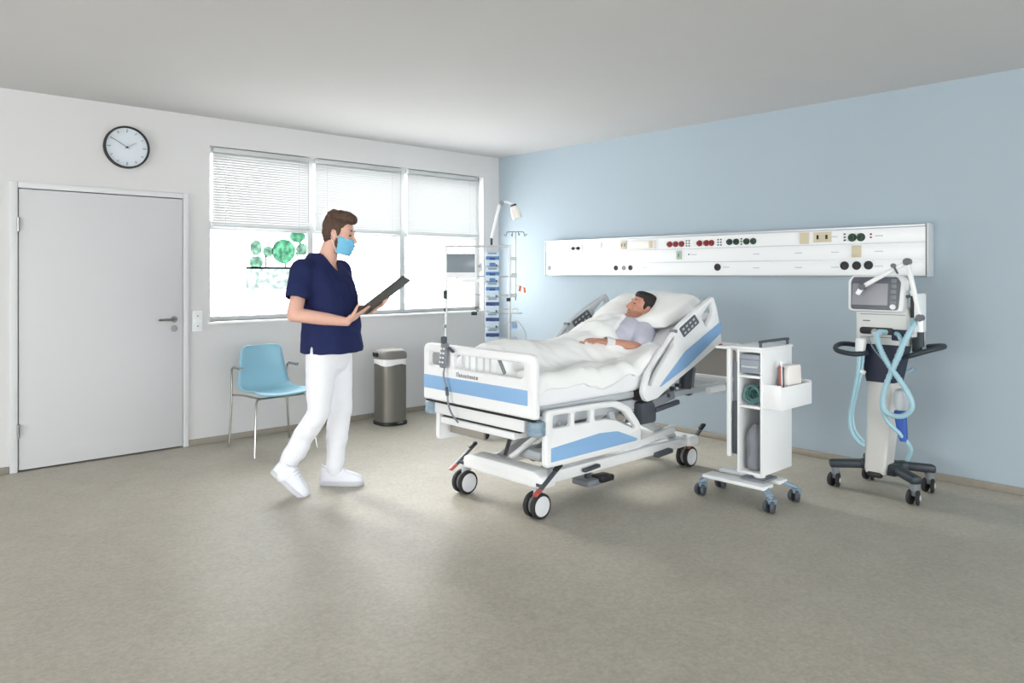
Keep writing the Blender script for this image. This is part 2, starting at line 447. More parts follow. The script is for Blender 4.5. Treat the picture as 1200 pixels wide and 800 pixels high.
# ------------------------------------------------------------------ the window with blinds
wy = .11
w = thing('window_1', 'wide white framed window in three bays with frosted lower panes', 'window', ((WX0 + WX1) / 2, wy, WZ0), kind='structure')
MU = [(-2.29, -2.235), (-1.28, -1.215)]                 # the two mullions
TZ0, TZ1 = 1.775, 1.85                                  # the transom
m = MB().bb(WX0, WX1, wy - .03, wy + .04, WZ1 - .05, WZ1, .004).bb(WX0, WX1, wy - .03, wy + .04, WZ0, WZ0 + .04, .004)
m.bb(WX0, WX0 + .035, wy - .03, wy + .04, WZ0, WZ1, .004).bb(WX1 - .055, WX1, wy - .03, wy + .04, WZ0, WZ1, .004)
m.build('window_frame', 'window_white', w)
for a, b in MU: MB().bb(a, b, wy - .035, wy + .04, WZ0 + .04, WZ1 - .05, .004).build('mullion', 'window_white', w)
bays = [(WX0 + .035, MU[0][0]), (MU[0][1], MU[1][0]), (MU[1][1], WX1 - .055)]
for a, b in bays:
    MB().bb(a, b, wy - .03, wy + .035, TZ0, TZ1, .004).build('transom', 'window_white', w)
    MB().bb(a, b, wy + .012, wy + .018, WZ0 + .04, TZ0).build('pane', 'frosted', w)
    MB().bb(a, b, wy + .012, wy + .018, TZ1, WZ1 - .05).build('pane', 'clear_pane', w)
MB().bb(WX0 - .015, WX1 + .015, -.03, wy - .03, WZ0 - .022, WZ0, .006).build('window_sill', 'trim_white', w)

# venetian blinds: one slat mesh for each blind, shared by its slats
where = ['in the left window bay above the tree print', 'in the middle window bay behind the nurse', 'in the right window bay nearest the blue wall']
for i, (a, b) in enumerate(bays):
    a += .004; b -= .004
    r = thing('venetian_blind', 'lowered white venetian blind ' + where[i], 'blind', ((a + b) / 2, wy - .065, TZ0 + .02), group='venetian blinds in the window')
    MB().bb(a, b, wy - .085, wy - .045, WZ1 - .045, WZ1 - .005, .003).build('head_rail', 'blind_rail', r)
    MB().bb(a, b, wy - .08, wy - .05, TZ0 + .02, TZ0 + .045, .004).build('bottom_rail', 'window_white', r)
    sm = MB()
    ca, sa = math.cos(math.radians(66)), math.sin(math.radians(66)); hw = .0125
    pr = [(-hw, -.0008), (0, .0022), (hw, -.0008), (hw, -.0016), (0, .0010), (-hw, -.0016)]
    rings = [[V((x, p * ca - q * sa, p * sa + q * ca)) for p, q in pr] for x in (-(b - a) / 2, (b - a) / 2)]
    sm.loft(rings); me = sm.mesh('slat', 'slat_white', 60)
    z = TZ0 + .06; k = 0
    while z < WZ1 - .040:
        o = link('slat', me, r); o.location = (0, 0, z - (TZ0 + .02)); z += .0215
    for t in (.12, .88):
        x = a + (b - a) * t
        MB().cyl((x, wy - .08, TZ0 + .03), (x, wy - .08, WZ1 - .03), .0014, n=5).build('ladder_cord', 'blind_rail', r)
    x = b - .02
    MB().cyl((x, wy - .095, TZ0 + .1), (x, wy - .095, WZ1 - .03), .004, n=6).build('tilt_wand', 'blind_rail', r)

# the tree print on the frosted pane
pr = thing('tree_print', 'translucent green watercolour print of round trees on the frosted window pane', 'print', (-2.55, wy + .004, 1.26))
yq = wy + .006
def blob(name, cx, cz, rx, rz, mt, seed, rough=.10):
    m = MB(); n = 34; vs = []
    for k in range(n):
        a = 2 * math.pi * k / n; q = 1 + rough * noise.noise(V((math.cos(a) * 2.2 + seed * 7, math.sin(a) * 2.2, seed))) + rough * .5 * noise.noise(V((math.cos(a) * 6, math.sin(a) * 6, seed * 3)))
        vs.append((cx + rx * q * math.cos(a), cz + rz * q * math.sin(a)))
    m.add([(x, yq - .001 * seed / 4, z) for x, z in vs] + [(x, yq - .001 * seed / 4 + .0006, z) for x, z in vs], [tuple(range(n)), tuple(range(2 * n - 1, n - 1, -1))] + [(k, (k + 1) % n, n + (k + 1) % n, n + k) for k in range(n)])
    m.build(name, mt, pr)
blob('tree_crown', -2.765, 1.632, .056, .068, 'print_pale', 1)
blob('tree_crown', -2.655, 1.600, .050, .052, 'print_pale', 2)
blob('tree_crown', -2.762, 1.506, .066, .055, 'print_pale', 3, .2)
blob('tree_crown', -2.505, 1.606, .112, .112, 'print_green', 4)
blob('tree_crown', -2.372, 1.745, .078, .058, 'print_green', 5, .16)
blob('tree_crown', -2.335, 1.628, .056, .058, 'print_pale', 6, .25)
for x, z0, z1, dx in ((-2.678, 1.462, 1.56, .0), (-2.492, 1.462, 1.50, 0), (-2.33, 1.47, 1.60, -.06)):
    MB().bar((x, yq - .004, z0), (x + dx, yq - .004, z1), .002, .012).build('trunk', 'print_trunk', pr)
MB().bb(-2.857, -2.31, yq - .005, yq - .004, 1.446, 1.464).build('horizon_line', 'print_trunk', pr)
blobm = MB(); n = 40
top = [(-2.857 + .547 * k / n, 1.450) for k in range(n + 1)]; bot = [(-2.31 - .547 * k / n, 1.262 + .012 * noise.noise(V((k * .8, 0, 0)))) for k in range(n + 1)]
lp = top + bot; L = len(lp)
blobm.add([(x, yq, z) for x, z in lp] + [(x, yq + .0006, z) for x, z in lp], [tuple(range(L)), tuple(range(2 * L - 1, L - 1, -1))]); blobm.build('ground_wash', 'print_wash', pr)

# ------------------------------------------------------------------ the door
d = thing('door_1', 'plain white door with steel lever handle in a white frame', 'door', ((DX0 + DX1) / 2, 0, 0), kind='structure')
m = MB().bb(DX0 - .022, DX0 + .025, -.022, .10, 0, DZ1 + .022, .004).bb(DX1 - .025, DX1 + .016, -.022, .10, 0, DZ1 + .022, .004).bb(DX0 + .025, DX1 - .025, -.022, .10, DZ1 - .02, DZ1 + .022, .004)
m.build('door_frame', 'door_trim', d)
lf = MB().bb(DX0 + .032, DX1 - .030, -.012, .03, .012, DZ1 - .026, .004).build('door_leaf', 'door_white', d)
hx = DX1 - .095
MB().cyl((hx, -.012, 1.037), (hx, -.020, 1.037), .026, n=20, bev=.002).cyl((hx, -.02, 1.037), (hx, -.062, 1.037), .010, n=10).tube(cr([(hx, -.058, 1.037), (hx - .02, -.064, 1.037), (hx - .07, -.064, 1.037), (hx - .13, -.062, 1.037)]), .0095, 8).build('door_handle', 'steel', lf)
MB().cyl((hx, -.012, .965), (hx, -.020, .965), .026, n=20, bev=.002).cyl((hx, -.020, .965), (hx, -.024, .965), .010, n=10).build('lock_plate', 'steel', lf)
for z in (1.75, .289):
    MB().cyl((DX0 + .028, -.022, z - .05), (DX0 + .028, -.022, z + .05), .009, n=10).cyl((DX0 + .028, -.022, z - .003), (DX0 + .028, -.022, z + .003), .0098, n=10).build('hinge', 'steel', d)
# bare floor gap under the door reads dark
MB().bb(DX0, DX1, .06, .10, 0, DZ1).build('rear_panel', 'door_white', d)

# ------------------------------------------------------------------ clock and switches
cx, cz = -3.852, 2.374
k = thing('wall_clock', 'round wall clock with black rim above the door', 'clock', (cx, 0, cz - .16))
MB().lathe([(.150, .0), (.162, .0), (.163, .030), (.160, .042), (.152, .043), (.148, .036), (.148, .02), (.15, 0)], (cx, 0, cz), (0, -1, 0), 48).build('rim', 'black', k)
MB().cyl((cx, -.004, cz), (cx, -.022, cz), .1495, n=48).build('face', 'clock_face', k)
for i in range(12):
    a = math.pi / 2 - i * math.pi / 6; q = .012 if i % 3 == 0 else .008
    p = V((math.cos(a), 0, math.sin(a))); c0 = V((cx, -.0235, cz))
    MB().bar(c0 + p * (.126 - q), c0 + p * (.126 + q), .003, .011, up=(0, 1, 0)).xf(Matrix.Identity(4)).build('hour_mark', 'dark_grey', k)
def hand(name, ang, L, wd):
    a = math.radians(ang); p = V((math.sin(a), 0, math.cos(a))); c0 = V((cx, -.029, cz))
    MB().bar(c0 - p * .02, c0 + p * L, .002, wd, up=(0, 1, 0)).build(name, 'black', k)
hand('minute_hand', 300, .118, .0055); hand('hour_hand', 58, .075, .007)
MB().cyl((cx, -.022, cz), (cx, -.034, cz), .007, n=12).build('hub', 'black', k)
sx = -3.316
k = thing('light_switch', 'white double switch plate on the wall between door and window', 'switch', (sx, 0, .93))
MB().bb(sx - .042, sx + .042, -.010, 0, .93, 1.10, .004).build('plate', 'white_plastic', k)
for z in (1.056, .974):
    o = MB().bb(sx - .029, sx + .029, -.014, -.009, z - .029, z + .029, .003).build('rocker', 'trim_white', k)
    MB().bb(sx - .006, sx + .006, -.0155, -.0135, z - .005, z + .005, .001).build('indicator', 'mid_grey', o)

# ------------------------------------------------------------------ blue chair
ch = thing('visitor_chair', 'light blue shell chair with slim steel legs and armrests under the window', 'chair', (-2.90, -.50, 0))
cx0, cy0 = -2.90, -.505
def shell(u, v):                                        # u across, v from the top of the back round to the seat's front
    prof = cr([(0, .235, .815), (0, .225, .70), (0, .195, .56), (0, .155, .475), (0, .08, .445), (0, -.06, .45), (0, -.17, .458), (0, -.225, .448)], 6)
    p = prof[min(len(prof) - 1, int(round(v * (len(prof) - 1))))]
    t = v; s_ = u * 2 - 1
    half = .165 + .045 * min(1, t * 2.4) + .012 * math.sin(math.pi * t)
    if t < .08: half *= 1 - .22 * (1 - t / .08) ** 2
    if t > .93: half *= 1 - .20 * ((t - .93) / .07) ** 2
    curl = .035 * abs(s_) ** 2.5
    back = max(0, 1 - t / .45)
    y = p.y - curl * back * 1.1; z = p.z + curl * (1 - back) * .9 * (1 - max(0, (t - .8) * 3))
    return V((cx0 + s_ * half, cy0 + y, z))
MB().grid(shell, 14, 42).build('seat_shell', 'chair_blue', ch, solid=.011, smooth=180)
for s_ in (-1, 1):
    x = cx0 + s_ * .25
    MB().tube(cr([(x + s_ * .01, cy0 + .24, 0), (x - s_ * .012, cy0 + .24, .40), (x - s_ * .012, cy0 + .24, .60), (x - s_ * .012, cy0 + .225, .635), (x - s_ * .012, cy0 + .19, .645), (x - s_ * .012, cy0 + .05, .645)], 5), .0095, 8).build('leg', 'chrome', ch)
    MB().tube(cr([(x + s_ * .01, cy0 - .25, 0), (x - s_ * .02, cy0 - .20, .30), (x - s_ * .04, cy0 - .175, .415), (x - s_ * .075, cy0 - .165, .432)], 5), .0095, 8).build('leg', 'chrome', ch)
    MB().tube([(x - s_ * .02, cy0 + .24, .42), (x - s_ * .05, cy0 + .1, .428), (x - s_ * .06, cy0 - .16, .432)], .008, 8).build('seat_rail', 'chrome', ch)
    MB().box((x - s_ * .012, cy0 + .115, .655), (.026, .15, .014), None, .005).build('armrest', 'mid_grey', ch)
MB().tube([(cx0 - .19, cy0 - .165, .43), (cx0 + .19, cy0 - .165, .43)], .008, 8).build('seat_rail', 'chrome', ch)

# ------------------------------------------------------------------ pedal bin
bx, by = -1.66, -.33
bn = thing('pedal_bin', 'grey metal pedal bin with domed lid and white liner', 'bin', (bx, by, 0))
def dring(z, sc_=1.0, n=40):
    out = []
    for i in range(n):
        a = 2 * math.pi * i / n; c, s_ = math.cos(a), math.sin(a)
        e = 3.2
        r = (abs(c) ** e + abs(s_) ** e) ** (-1 / e)
        out.append(V((bx + .132 * sc_ * r * c, by + .132 * sc_ * r * s_, z)))
    return out
MB().loft([dring(0, 1.06), dring(.028, 1.06), dring(.034, 1.02)]).build('base_ring', 'black', bn)
MB().loft([dring(.03), dring(.06), dring(.57)]).build('body', 'brushed', bn, smooth=50)
lr = []
for i, (z, q) in enumerate(((.555, 1.012), (.57, 1.02), (.615, 1.02), (.618, .98))): lr.append(dring(z, q))
for p in lr[0]:
    p.z += .012 * math.sin(p.x * 21 + p.y * 17)
MB().loft(lr).build('liner', 'liner', bn)
MB().loft([dring(.612, 1.03), dring(.625, 1.045), dring(.655, 1.04), dring(.68, .97), dring(.695, .8), dring(.702, .5), dring(.703, .1)]).build('lid', 'lid_grey', bn, smooth=60)
MB().box((bx, by - .155, .03), (.06, .05, .014), None, .005).build('pedal', 'steel', bn)
MB().box((bx - .15, by + .02, .655), (.02, .07, .04), None, .006).build('hinge', 'black', bn)

# ------------------------------------------------------------------ medical supply rail on the blue wall
ru = thing('supply_rail', 'long white medical supply rail with gas and power outlets on the blue wall', 'supply rail', (-.05, -2.64, 1.385))
RY0, RY1 = -4.455, -.83
MB().bb(-.092, 0, RY0 + .012, RY1 - .012, 1.385, 1.735, .006).build('housing', 'alu', ru)
for z0, z1 in ((1.390, 1.500), (1.505, 1.615), (1.620, 1.722)):
    MB().bb(-.101, -.090, RY0 + .013, RY1 - .013, z0, z1, .003).build('front_panel', 'white_plastic', ru)
MB().bb(-.108, -.085, RY0 + .012, RY1 - .012, 1.726, 1.741, .003).build('top_ledge', 'alu', ru)
for y in (RY0, RY1): MB().bb(-.106, 0, y - .006, y + .006, 1.382, 1.744, .002).build('end_cap', 'bed_grey', ru)
def gas(y, z, mt, r=.021):
    o = MB().lathe([(0, 0), (r * 1.25, 0), (r * 1.25, .006), (r, .010), (r, .020), (r * .5, .021), (0, .021)], (-.101, y, z), (-1, 0, 0), 18).build('gas_outlet', mt, ru)
    MB().cyl((-.121, y, z), (-.124, y, z), r * .42, n=12).build('valve', 'black', o)
for y in (-2.373, -2.436, -2.497, -2.677, -2.744, -2.793): gas(y, 1.661, 'dark_red')
for y in (-2.961, -3.023, -3.115, -3.175): gas(y, 1.663, 'dark_green')
for y in (-3.955, -4.016): gas(y, 1.664, 'dark_green', .024)
for y in (-1.226, -1.294): gas(y, 1.653, 'black', .014)
for y, z, r in ((-2.85, 1.457, .026), (-1.768, 1.457, .02), (-1.939, 1.458, .02), (-3.90, 1.461, .027), (-3.986, 1.461, .027), (-4.069, 1.463, .027)):
    o = MB().lathe([(0, 0), (r * 1.15, 0), (r * 1.15, .006), (r * .95, .007), (r * .9, .002), (0, .002)], (-.101, y, z), (-1, 0, 0), 20).build('socket', 'black', ru)
MB().lathe([(0, 0), (.022, 0), (.02, .007), (0, .007)], (-.101, -1.86, 1.457), (-1, 0, 0), 18).build('socket', 'mid_grey', ru)
def power(y, z, wd, h, mt='beige', dots=0, label=None):
    o = MB().bb(-.110, -.099, y - wd / 2, y + wd / 2, z - h / 2, z + h / 2, .003).build('power_socket', mt, ru)
    for k in range(dots):
        yy = y + (k - (dots - 1) / 2) * wd / max(1, dots)
        MB().bb(-.112, -.109, yy - .008, yy + .008, z - .016, z + .016, .001).build('insert', 'black' if mt == 'beige' and wd > .1 else 'mid_grey', o)
power(-1.569, 1.668, .045, .06, 'warm_white'); power(-1.86, 1.668, .07, .075, 'beige', 2)
power(-3.598, 1.672, .072, .085); power(-3.736, 1.675, .135, .075, 'beige', 2)
power(-3.986, 1.563, .066, .085); power(-2.471, 1.565, .055, .075, 'green_label', 1)
MB().bb(-.125, -.099, -2.22, -1.945, 1.628, 1.705, .006).build('cover_box', 'warm_white', ru)
MB().bb(-.127, -.124, -2.205, -2.165, 1.635, 1.698, .001).build('label_strip', 'beige', ru)
MB().bb(-.106, -.099, -.915, -.865, 1.44, 1.485, .003).build('cover_plate', 'mid_grey', ru)
def dots(y, z, n, m_, mt='dark_grey', dy=.026, dz=.022):
    for i in range(n):
        for j in range(m_):
            MB().bb(-.104, -.1, y + (i - (n - 1) / 2) * dy - .007, y + (i - (n - 1) / 2) * dy + .007, z + (j - (m_ - 1) / 2) * dz - .006, z + (j - (m_ - 1) / 2) * dz + .006, .001).build('indicator', mt, ru)
dots(-2.56, 1.665, 2, 3); dots(-2.868, 1.664, 2, 3); dots(-3.069, 1.664, 1, 3); dots(-3.90, 1.668, 1, 3); dots(-4.085, 1.672, 1, 2, 'dark_red')
dots(-2.57, 1.569, 1, 1); dots(-1.17, 1.654, 1, 3, 'mid_grey'); dots(-1.35, 1.654, 1, 3, 'mid_grey')
for y, z in ((-3.55, 1.56), (-3.55, 1.45), (-3.83, 1.56), (-3.83, 1.45), (-4.14, 1.67), (-4.14, 1.56), (-4.14, 1.455), (-3.2, 1.56), (-3.2, 1.45), (-2.93, 1.457), (-2.1, 1.457), (-2.62, 1.566), (-1.68, 1.668), (-1.2, 1.457), (-1.5, 1.457), (-3.82, 1.675)):
    MB().bb(-.1025, -.1, y - .028, y + .028, z - .004, z + .004).build('label_strip', 'bed_grey', ru)

# ------------------------------------------------------------------ hospital bed
bed = thing('hospital_bed', 'white hospital bed with blue striped boards, raised backrest and twin castors', 'bed', (-1.65, -2.88, 0))
YN, YFR = -3.36, -2.40; YC = -2.88
ANG = math.radians(21); PIV = V((-1.75, 0, .66))        # backrest hinge (underside of the mattress)
def back(s, h, y):                                      # a point s up the backrest, h above its deck
    return V((PIV.x + s * math.cos(ANG) - h * math.sin(ANG), y, PIV.z + s * math.sin(ANG) + h * math.cos(ANG)))
# chassis
m = MB()
for y in (-3.14, -2.62): m.bb(-2.46, -.98, y - .035, y + .035, .165, .235, .012)
m.build('chassis', 'bed_white', bed)
o = plate(rpoly([(-3.235, .165), (-3.235, .235), (-3.16, .262), (-2.60, .262), (-2.525, .235), (-2.525, .165)], .02), [], .12, FX(-2.50), .012).build('chassis_cover', 'bed_white', bed)
plate(rpoly([(-3.20, .165), (-3.20, .235), (-2.56, .235), (-2.56, .165)], .02), [], .12, FX(-.97), .012).build('chassis_cover', 'bed_white', bed)
# castors
for x, y in ((-2.553, -3.19), (-2.55, -2.53), (-.935, -3.11), (-.935, -2.56)):
    o = MB().cyl((x + .03, y, .165), (x + .03, y, .205), .022, n=14, bev=.004).box((x + .012, y, .13), (.07, .022, .09), None, .01).build('castor', 'bed_grey', bed)
    for s_ in (-1, 1):
        yy = y + s_ * .030
        MB().lathe([(.056, -.015), (.070, -.015), (.0735, -.009), (.0735, .009), (.070, .015), (.056, .015)], (x, yy, .0735), (0, s_, 0), 30).build('tyre', 'rubber', o)
        MB().lathe([(0, -.013), (.061, -.013), (.061, .010), (.057, .017), (.03, .020), (0, .021)], (x, yy, .0735), (0, s_, 0), 26).build('hub_cap', 'hub_white', o)
    yo = y - .055 if y < -2.9 else y + .055
    p = MB().bar((x - .03, yo, .175), (x + .125, yo, .280), .030, .016, .006).bar((x, y, .19), (x, yo, .19), .02, .02, .004).build('brake_pedal', 'dark_grey', bed)
    MB().bar((x - .075, yo, .150), (x - .025, yo, .178), .034, .016, .006).build('brake_tip', 'red', p)
    MB().box((x + .115, yo, .278), (.06, .034, .020), Matrix.Rotation(-.5, 3, 'Y'), .006).build('pedal_pad', 'black', p)
# lifting gear
for y in (-3.08, -2.68):
    MB().bar((-2.40, y, .22), (-1.55, y, .545), .03, .05, .006).build('lift_arm', 'bed_grey', bed)
    MB().bar((-1.05, y, .22), (-1.80, y, .545), .03, .05, .006).build('lift_arm', 'bed_grey', bed)
MB().cyl((-2.40, -2.75, .25), (-2.20, -2.66, .52), .014, n=10).build('lift_rod', 'steel', bed)
MB().cyl((-2.40, -2.80, .25), (-2.18, -3.02, .50), .018, n=10).build('lift_rod', 'bed_white', bed)
MB().cyl((-2.30, -2.88, .25), (-1.75, -2.88, .46), .035, n=14, bev=.006).cyl((-1.75, -2.88, .46), (-1.45, -2.88, .575), .018, n=10).build('lift_motor', 'mid_grey', bed)
MB().bb(-2.32, -2.12, -2.98, -2.78, .235, .30, .02).build('motor_box', 'bed_grey', bed)
# upper frame
MB().bb(-2.735, -2.665, -3.275, -2.455, .525, .600, .008).build('foot_beam', 'bed_white', bed)
MB().bb(-2.70, -2.66, -3.20, -2.50, .505, .524, .002).build('shadow_gap', 'black', bed)
MB().bb(-2.715, -2.60, -3.17, -2.49, .465, .506, .008).build('lower_beam', 'bed_white', bed)
MB().bb(-2.72, -2.70, -2.485, -2.455, .385, .525, .004).build('bracket', 'bed_white', bed)
MB().box((-2.60, -2.62, .44), (.02, .33, .11), None, .004).build('linen_shelf', 'taupe', bed)
for y in (-3.24, -2.52): MB().bb(-2.67, -1.55, y - .03, y + .03, .535, .60, .008).bb(-1.56, -.66, y - .025, y + .025, .562, .60, .006).build('side_beam', 'bed_grey', bed)
MB().bb(-.70, -.64, -3.25, -2.51, .52, .60, .008).build('head_beam', 'bed_grey', bed)
for x in (-2.2, -1.85, -1.2): MB().bb(x - .025, x + .025, -3.21, -2.55, .545, .595, .006).build('cross_bar', 'bed_grey', bed)
for y in (-3.338, -2.405):
    MB().lathe([(0, 0), (.046, 0), (.052, .006), (.052, .028), (.049, .030), (.049, .044), (.052, .046), (.052, .070), (.046, .078), (0, .078)], (-2.705, y, .517), (0, 0, 1), 22).build('corner_bumper', 'blue_grey', bed)
for y in (-3.31, -2.45): MB().lathe([(0, 0), (.03, 0), (.034, .005), (.034, .06), (.03, .066), (0, .066)], (-.62, y, .53), (0, 0, 1), 18).build('corner_bumper', 'blue_grey', bed)
# deck
MB().bb(-2.68, -1.76, -3.285, -2.475, .615, .655, .006).build('deck', 'bed_grey', bed)
c = back(.47, -.025, YC); R21 = Matrix.Rotation(-ANG, 3, 'Y')
MB().box(c, (.92, .80, .035), R21, .006).build('backrest_deck', 'bed_grey', bed)
for y in (-3.2, -2.56): MB().box(back(.45, -.06, y), (.8, .03, .035), R21, .006).build('backrest_bar', 'mid_grey', bed)
MB().cyl((-1.62, -3.12, .53), back(.62, -.06, -3.12), .022, n=12).build('backrest_piston', 'dark_grey', bed)
MB().bb(-1.78, -1.66, -3.345, -3.27, .595, .665, .012).build('hinge_block', 'black', bed)
MB().bb(-1.76, -1.60, -3.335, -3.26, .44, .585, .02).build('hinge_housing', 'dark_grey', bed)
MB().bar((-1.64, -3.31, .56), (-1.40, -3.31, .60), .05, .06, .01).build('gas_spring', 'mid_grey', bed)
MB().bar((-1.62, -3.33, .52), (-1.36, -3.33, .545), .03, .03, .006).build('release_lever', 'dark_grey', bed)
for x, z in ((-1.42, .64), (-1.48, .60), (-1.36, .655)): MB().cyl((x, -3.345, z), (x, -3.31, z), .013, n=10).build('bolt', 'dark_grey', bed)
MB().cyl((-1.13, -3.22, .55), (-1.09, -3.22, .76), .045, n=16, bev=.008).build('actuator', 'dark_grey', bed)
MB().cyl((-1.05, -3.20, .54), (-1.01, -3.20, .74), .032, n=16, bev=.008).build('actuator', 'mid_grey', bed)
# footboard
XF = -2.742
fo = rpoly([(-3.39, .612), (-3.385, .965), (-2.378, .965), (-2.374, .612)], [.02, .05, .05, .02], 6)
hs = [rpoly(rect(-3.295, -2.675, .828, .912), .03, 4), rpoly(rect(-2.60, -2.425, .828, .912), .03, 4)]
fb = plate(fo, hs, .042, FX(XF), .012).build('footboard', 'bed_white', bed)
plate(rpoly(rect(-3.332, -2.384, .684, .768), .008), [], .004, FX(XF - .0215), .001).build('stripe', 'bed_blue', fb, label='pale blue stripe across the footboard')
for y in (-2.735, -2.80, -2.865, -2.93, -2.985): MB().cyl((XF + .01, y, .820), (XF + .01, y, .92), .006, n=8).build('rib', 'bed_grey', fb)
MB().bar((XF + .005, -3.07, .915), (XF + .005, -3.12, .835), .012, .022, .004).build('latch', 'mid_grey', fb)
MB().bb(XF - .018, XF + .018, -3.36, -2.40, .600, .612).build('gap_strip', 'black', fb)  # black strip along the gap below the footboard
yy = -2.715                                             # worn grey lettering, too small to read
for k, (wd, h, dz) in enumerate(((.020, .026, 0), (.013, .017, 0), (.016, .020, 0), (.009, .017, .0), (.016, .018, 0), (.013, .022, .002), (.016, .017, 0), (.011, .017, 0), (.016, .020, 0), (.013, .017, 0))):
    q = MB()
    if k % 3 == 0: q.bb(XF - .0235, XF - .0205, yy - wd, yy, .782 + h - .005, .782 + h).bb(XF - .0235, XF - .0205, yy - wd, yy - wd + .005, .782, .782 + h).bb(XF - .0235, XF - .0205, yy - .005, yy, .782, .782 + h)
    else: q.bb(XF - .0235, XF - .0205, yy - wd, yy, .782, .787).bb(XF - .0235, XF - .0205, yy - .005, yy, .782, .782 + h).bb(XF - .0235, XF - .0205, yy - wd, yy, .782 + h * .5, .782 + h * .5 + .005)
    q.build('lettering', 'lettering', fb); yy -= wd + .006
# headboard
XH = -.575
hb = plate(rpoly(rect(-3.365, -2.40, .585, .885), .05, 5), [rpoly(rect(-3.31, -2.455, .63, .835), .03, 4)], .04, FX(XH), .01).build('headboard', 'bed_white', bed)
MB().bb(XH - .008, XH + .008, -3.32, -2.445, .62, .845).build('insert_panel', 'taupe', hb)
MB().bb(XH - .04, XH - .015, -3.20, -3.06, .845, .875, .008).build('release_handle', 'red', hb)
MB().bb(XH - .035, XH + .035, -3.34, -3.28, .52, .60, .01).build('board_clamp', 'dark_grey', hb)
# side rails
footR = rpoly([(-2.67, .335), (-2.67, .650), (-2.22, .642), (-2.045, .634), (-1.935, .588), (-1.822, .462), (-1.826, .362), (-1.86, .330)], [.03, .03, 0, .10, .12, .10, .04, .03], 5)
footH = [rpoly([(-2.612, .548), (-2.612, .618), (-2.466, .614), (-2.466, .546)], .015), rpoly([(-2.434, .546), (-2.434, .614), (-2.298, .610), (-2.298, .543)], .015),
         rpoly([(-2.262, .545), (-2.262, .610), (-2.09, .602), (-1.985, .560), (-1.875, .452), (-1.895, .448), (-2.06, .520), (-2.15, .540)], [.015, .015, .06, .05, .01, .01, .06, .04])]
footS = rpoly([(-2.632, .365), (-2.632, .442), (-2.22, .468), (-2.06, .456), (-1.865, .384), (-1.875, .372)], [.004, .004, .2, .1, .02, .01])
backR = rpoly([(-1.812, .66), (-1.757, .775), (-1.636, .890), (-1.40, 1.068), (-1.20, 1.165), (-1.005, 1.248), (-.957, 1.16), (-.912, 1.01), (-.900, .915), (-1.20, .790), (-1.497, .675), (-1.655, .604), (-1.77, .592)], [.06, .05, .05, .1, .1, .03, .05, .05, .03, .1, .1, .08, .05], 5)
backH = [rpoly([(-1.752, .70), (-1.70, .812), (-1.475, .985), (-1.472, .935), (-1.655, .775), (-1.715, .695)], .012), rpoly([(-1.165, 1.105), (-1.035, 1.205), (-1.003, 1.135), (-1.09, 1.035)], .012)]
backS = rpoly([(-.918, 1.068), (-.915, .985), (-1.32, .785), (-1.668, .662), (-1.355, .885)], [.004, .004, .15, .01, .1], 4)
for y, out in ((YN, -1), (YFR, 1)):
    r = plate(footR, footH, .040, FY(y), .012).build('side_rail', 'bed_white', bed)
    plate(footS, [], .004, FY(y + out * .0205), .001).build('stripe', 'bed_blue', r)
    MB().bar((-2.45, y - out * .03, .36), (-2.45, y - out * .09, .55), .05, .03, .006).bar((-2.0, y - out * .03, .36), (-2.0, y - out * .09, .55), .05, .03, .006).build('rail_mount', 'bed_grey', r)
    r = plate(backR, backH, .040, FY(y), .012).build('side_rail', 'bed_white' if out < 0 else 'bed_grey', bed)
    if out < 0: plate(backS, [], .004, FY(y + out * .0205), .001).build('stripe', 'bed_blue', r)
    for f in (-1, 1):
        if out > 0 and f > 0: continue
        cp = plate(rpoly([(-1.425, 1.04), (-1.245, 1.128), (-1.185, 1.07), (-1.368, .978)], .012), [], .006, FY(y + f * .021), .002).build('control_panel', 'panel_grey', r)
        e1 = V((.18, 0, .088)); e2 = V((.057, 0, -.062)); o0 = V((-1.425, y + f * .025, 1.04))
        for i in range(4):
            for j in range(2):
                q = o0 + e1 * (.16 + .22 * i) + e2 * (.3 + .4 * j)
                MB().box(q, (.022, .003, .014), Matrix.Rotation(-.45, 3, 'Y'), .001).build('button', 'bed_grey', cp)
    MB().cyl((-1.455, y - .0225, 1.024), (-1.455, y + .0225, 1.024), .012, n=12).build('angle_gauge', 'mid_grey', r)
    MB().bar((-1.52, y - out * .02, .76), (-1.52, y - out * .10, .70), .05, .03, .006).build('rail_mount', 'bed_grey', r)
# foot switch under the bed
o = MB().bb(-2.12, -1.93, -3.20, -3.06, .085, .125, .012).build('foot_switch', 'mid_grey', bed)
MB().bb(-2.02, -1.90, -3.23, -3.13, .10, .14, .012).build('pedal_pad', 'black', o)
MB().bar((-2.05, -3.13, .12), (-2.05, -3.13, .20), .03, .03, .004).build('switch_stem', 'dark_grey', o)
MB().bar((-2.16, -3.2, .20), (-2.02, -3.2, .21), .03, .02, .004).build('side_pedal', 'dark_grey', bed)
MB().bar((-1.42, -3.19, .17), (-1.25, -3.19, .18), .05, .03, .006).build('side_pedal', 'dark_grey', bed)
MB().bar((-1.70, -3.12, .24), (-1.12, -3.12, .30), .05, .05, .01).build('chassis_arm', 'bed_white', bed)
MB().bb(-.99, -.78, -3.34, -3.30, .56, .60, .006).build('accessory_rail', 'bed_white', bed)

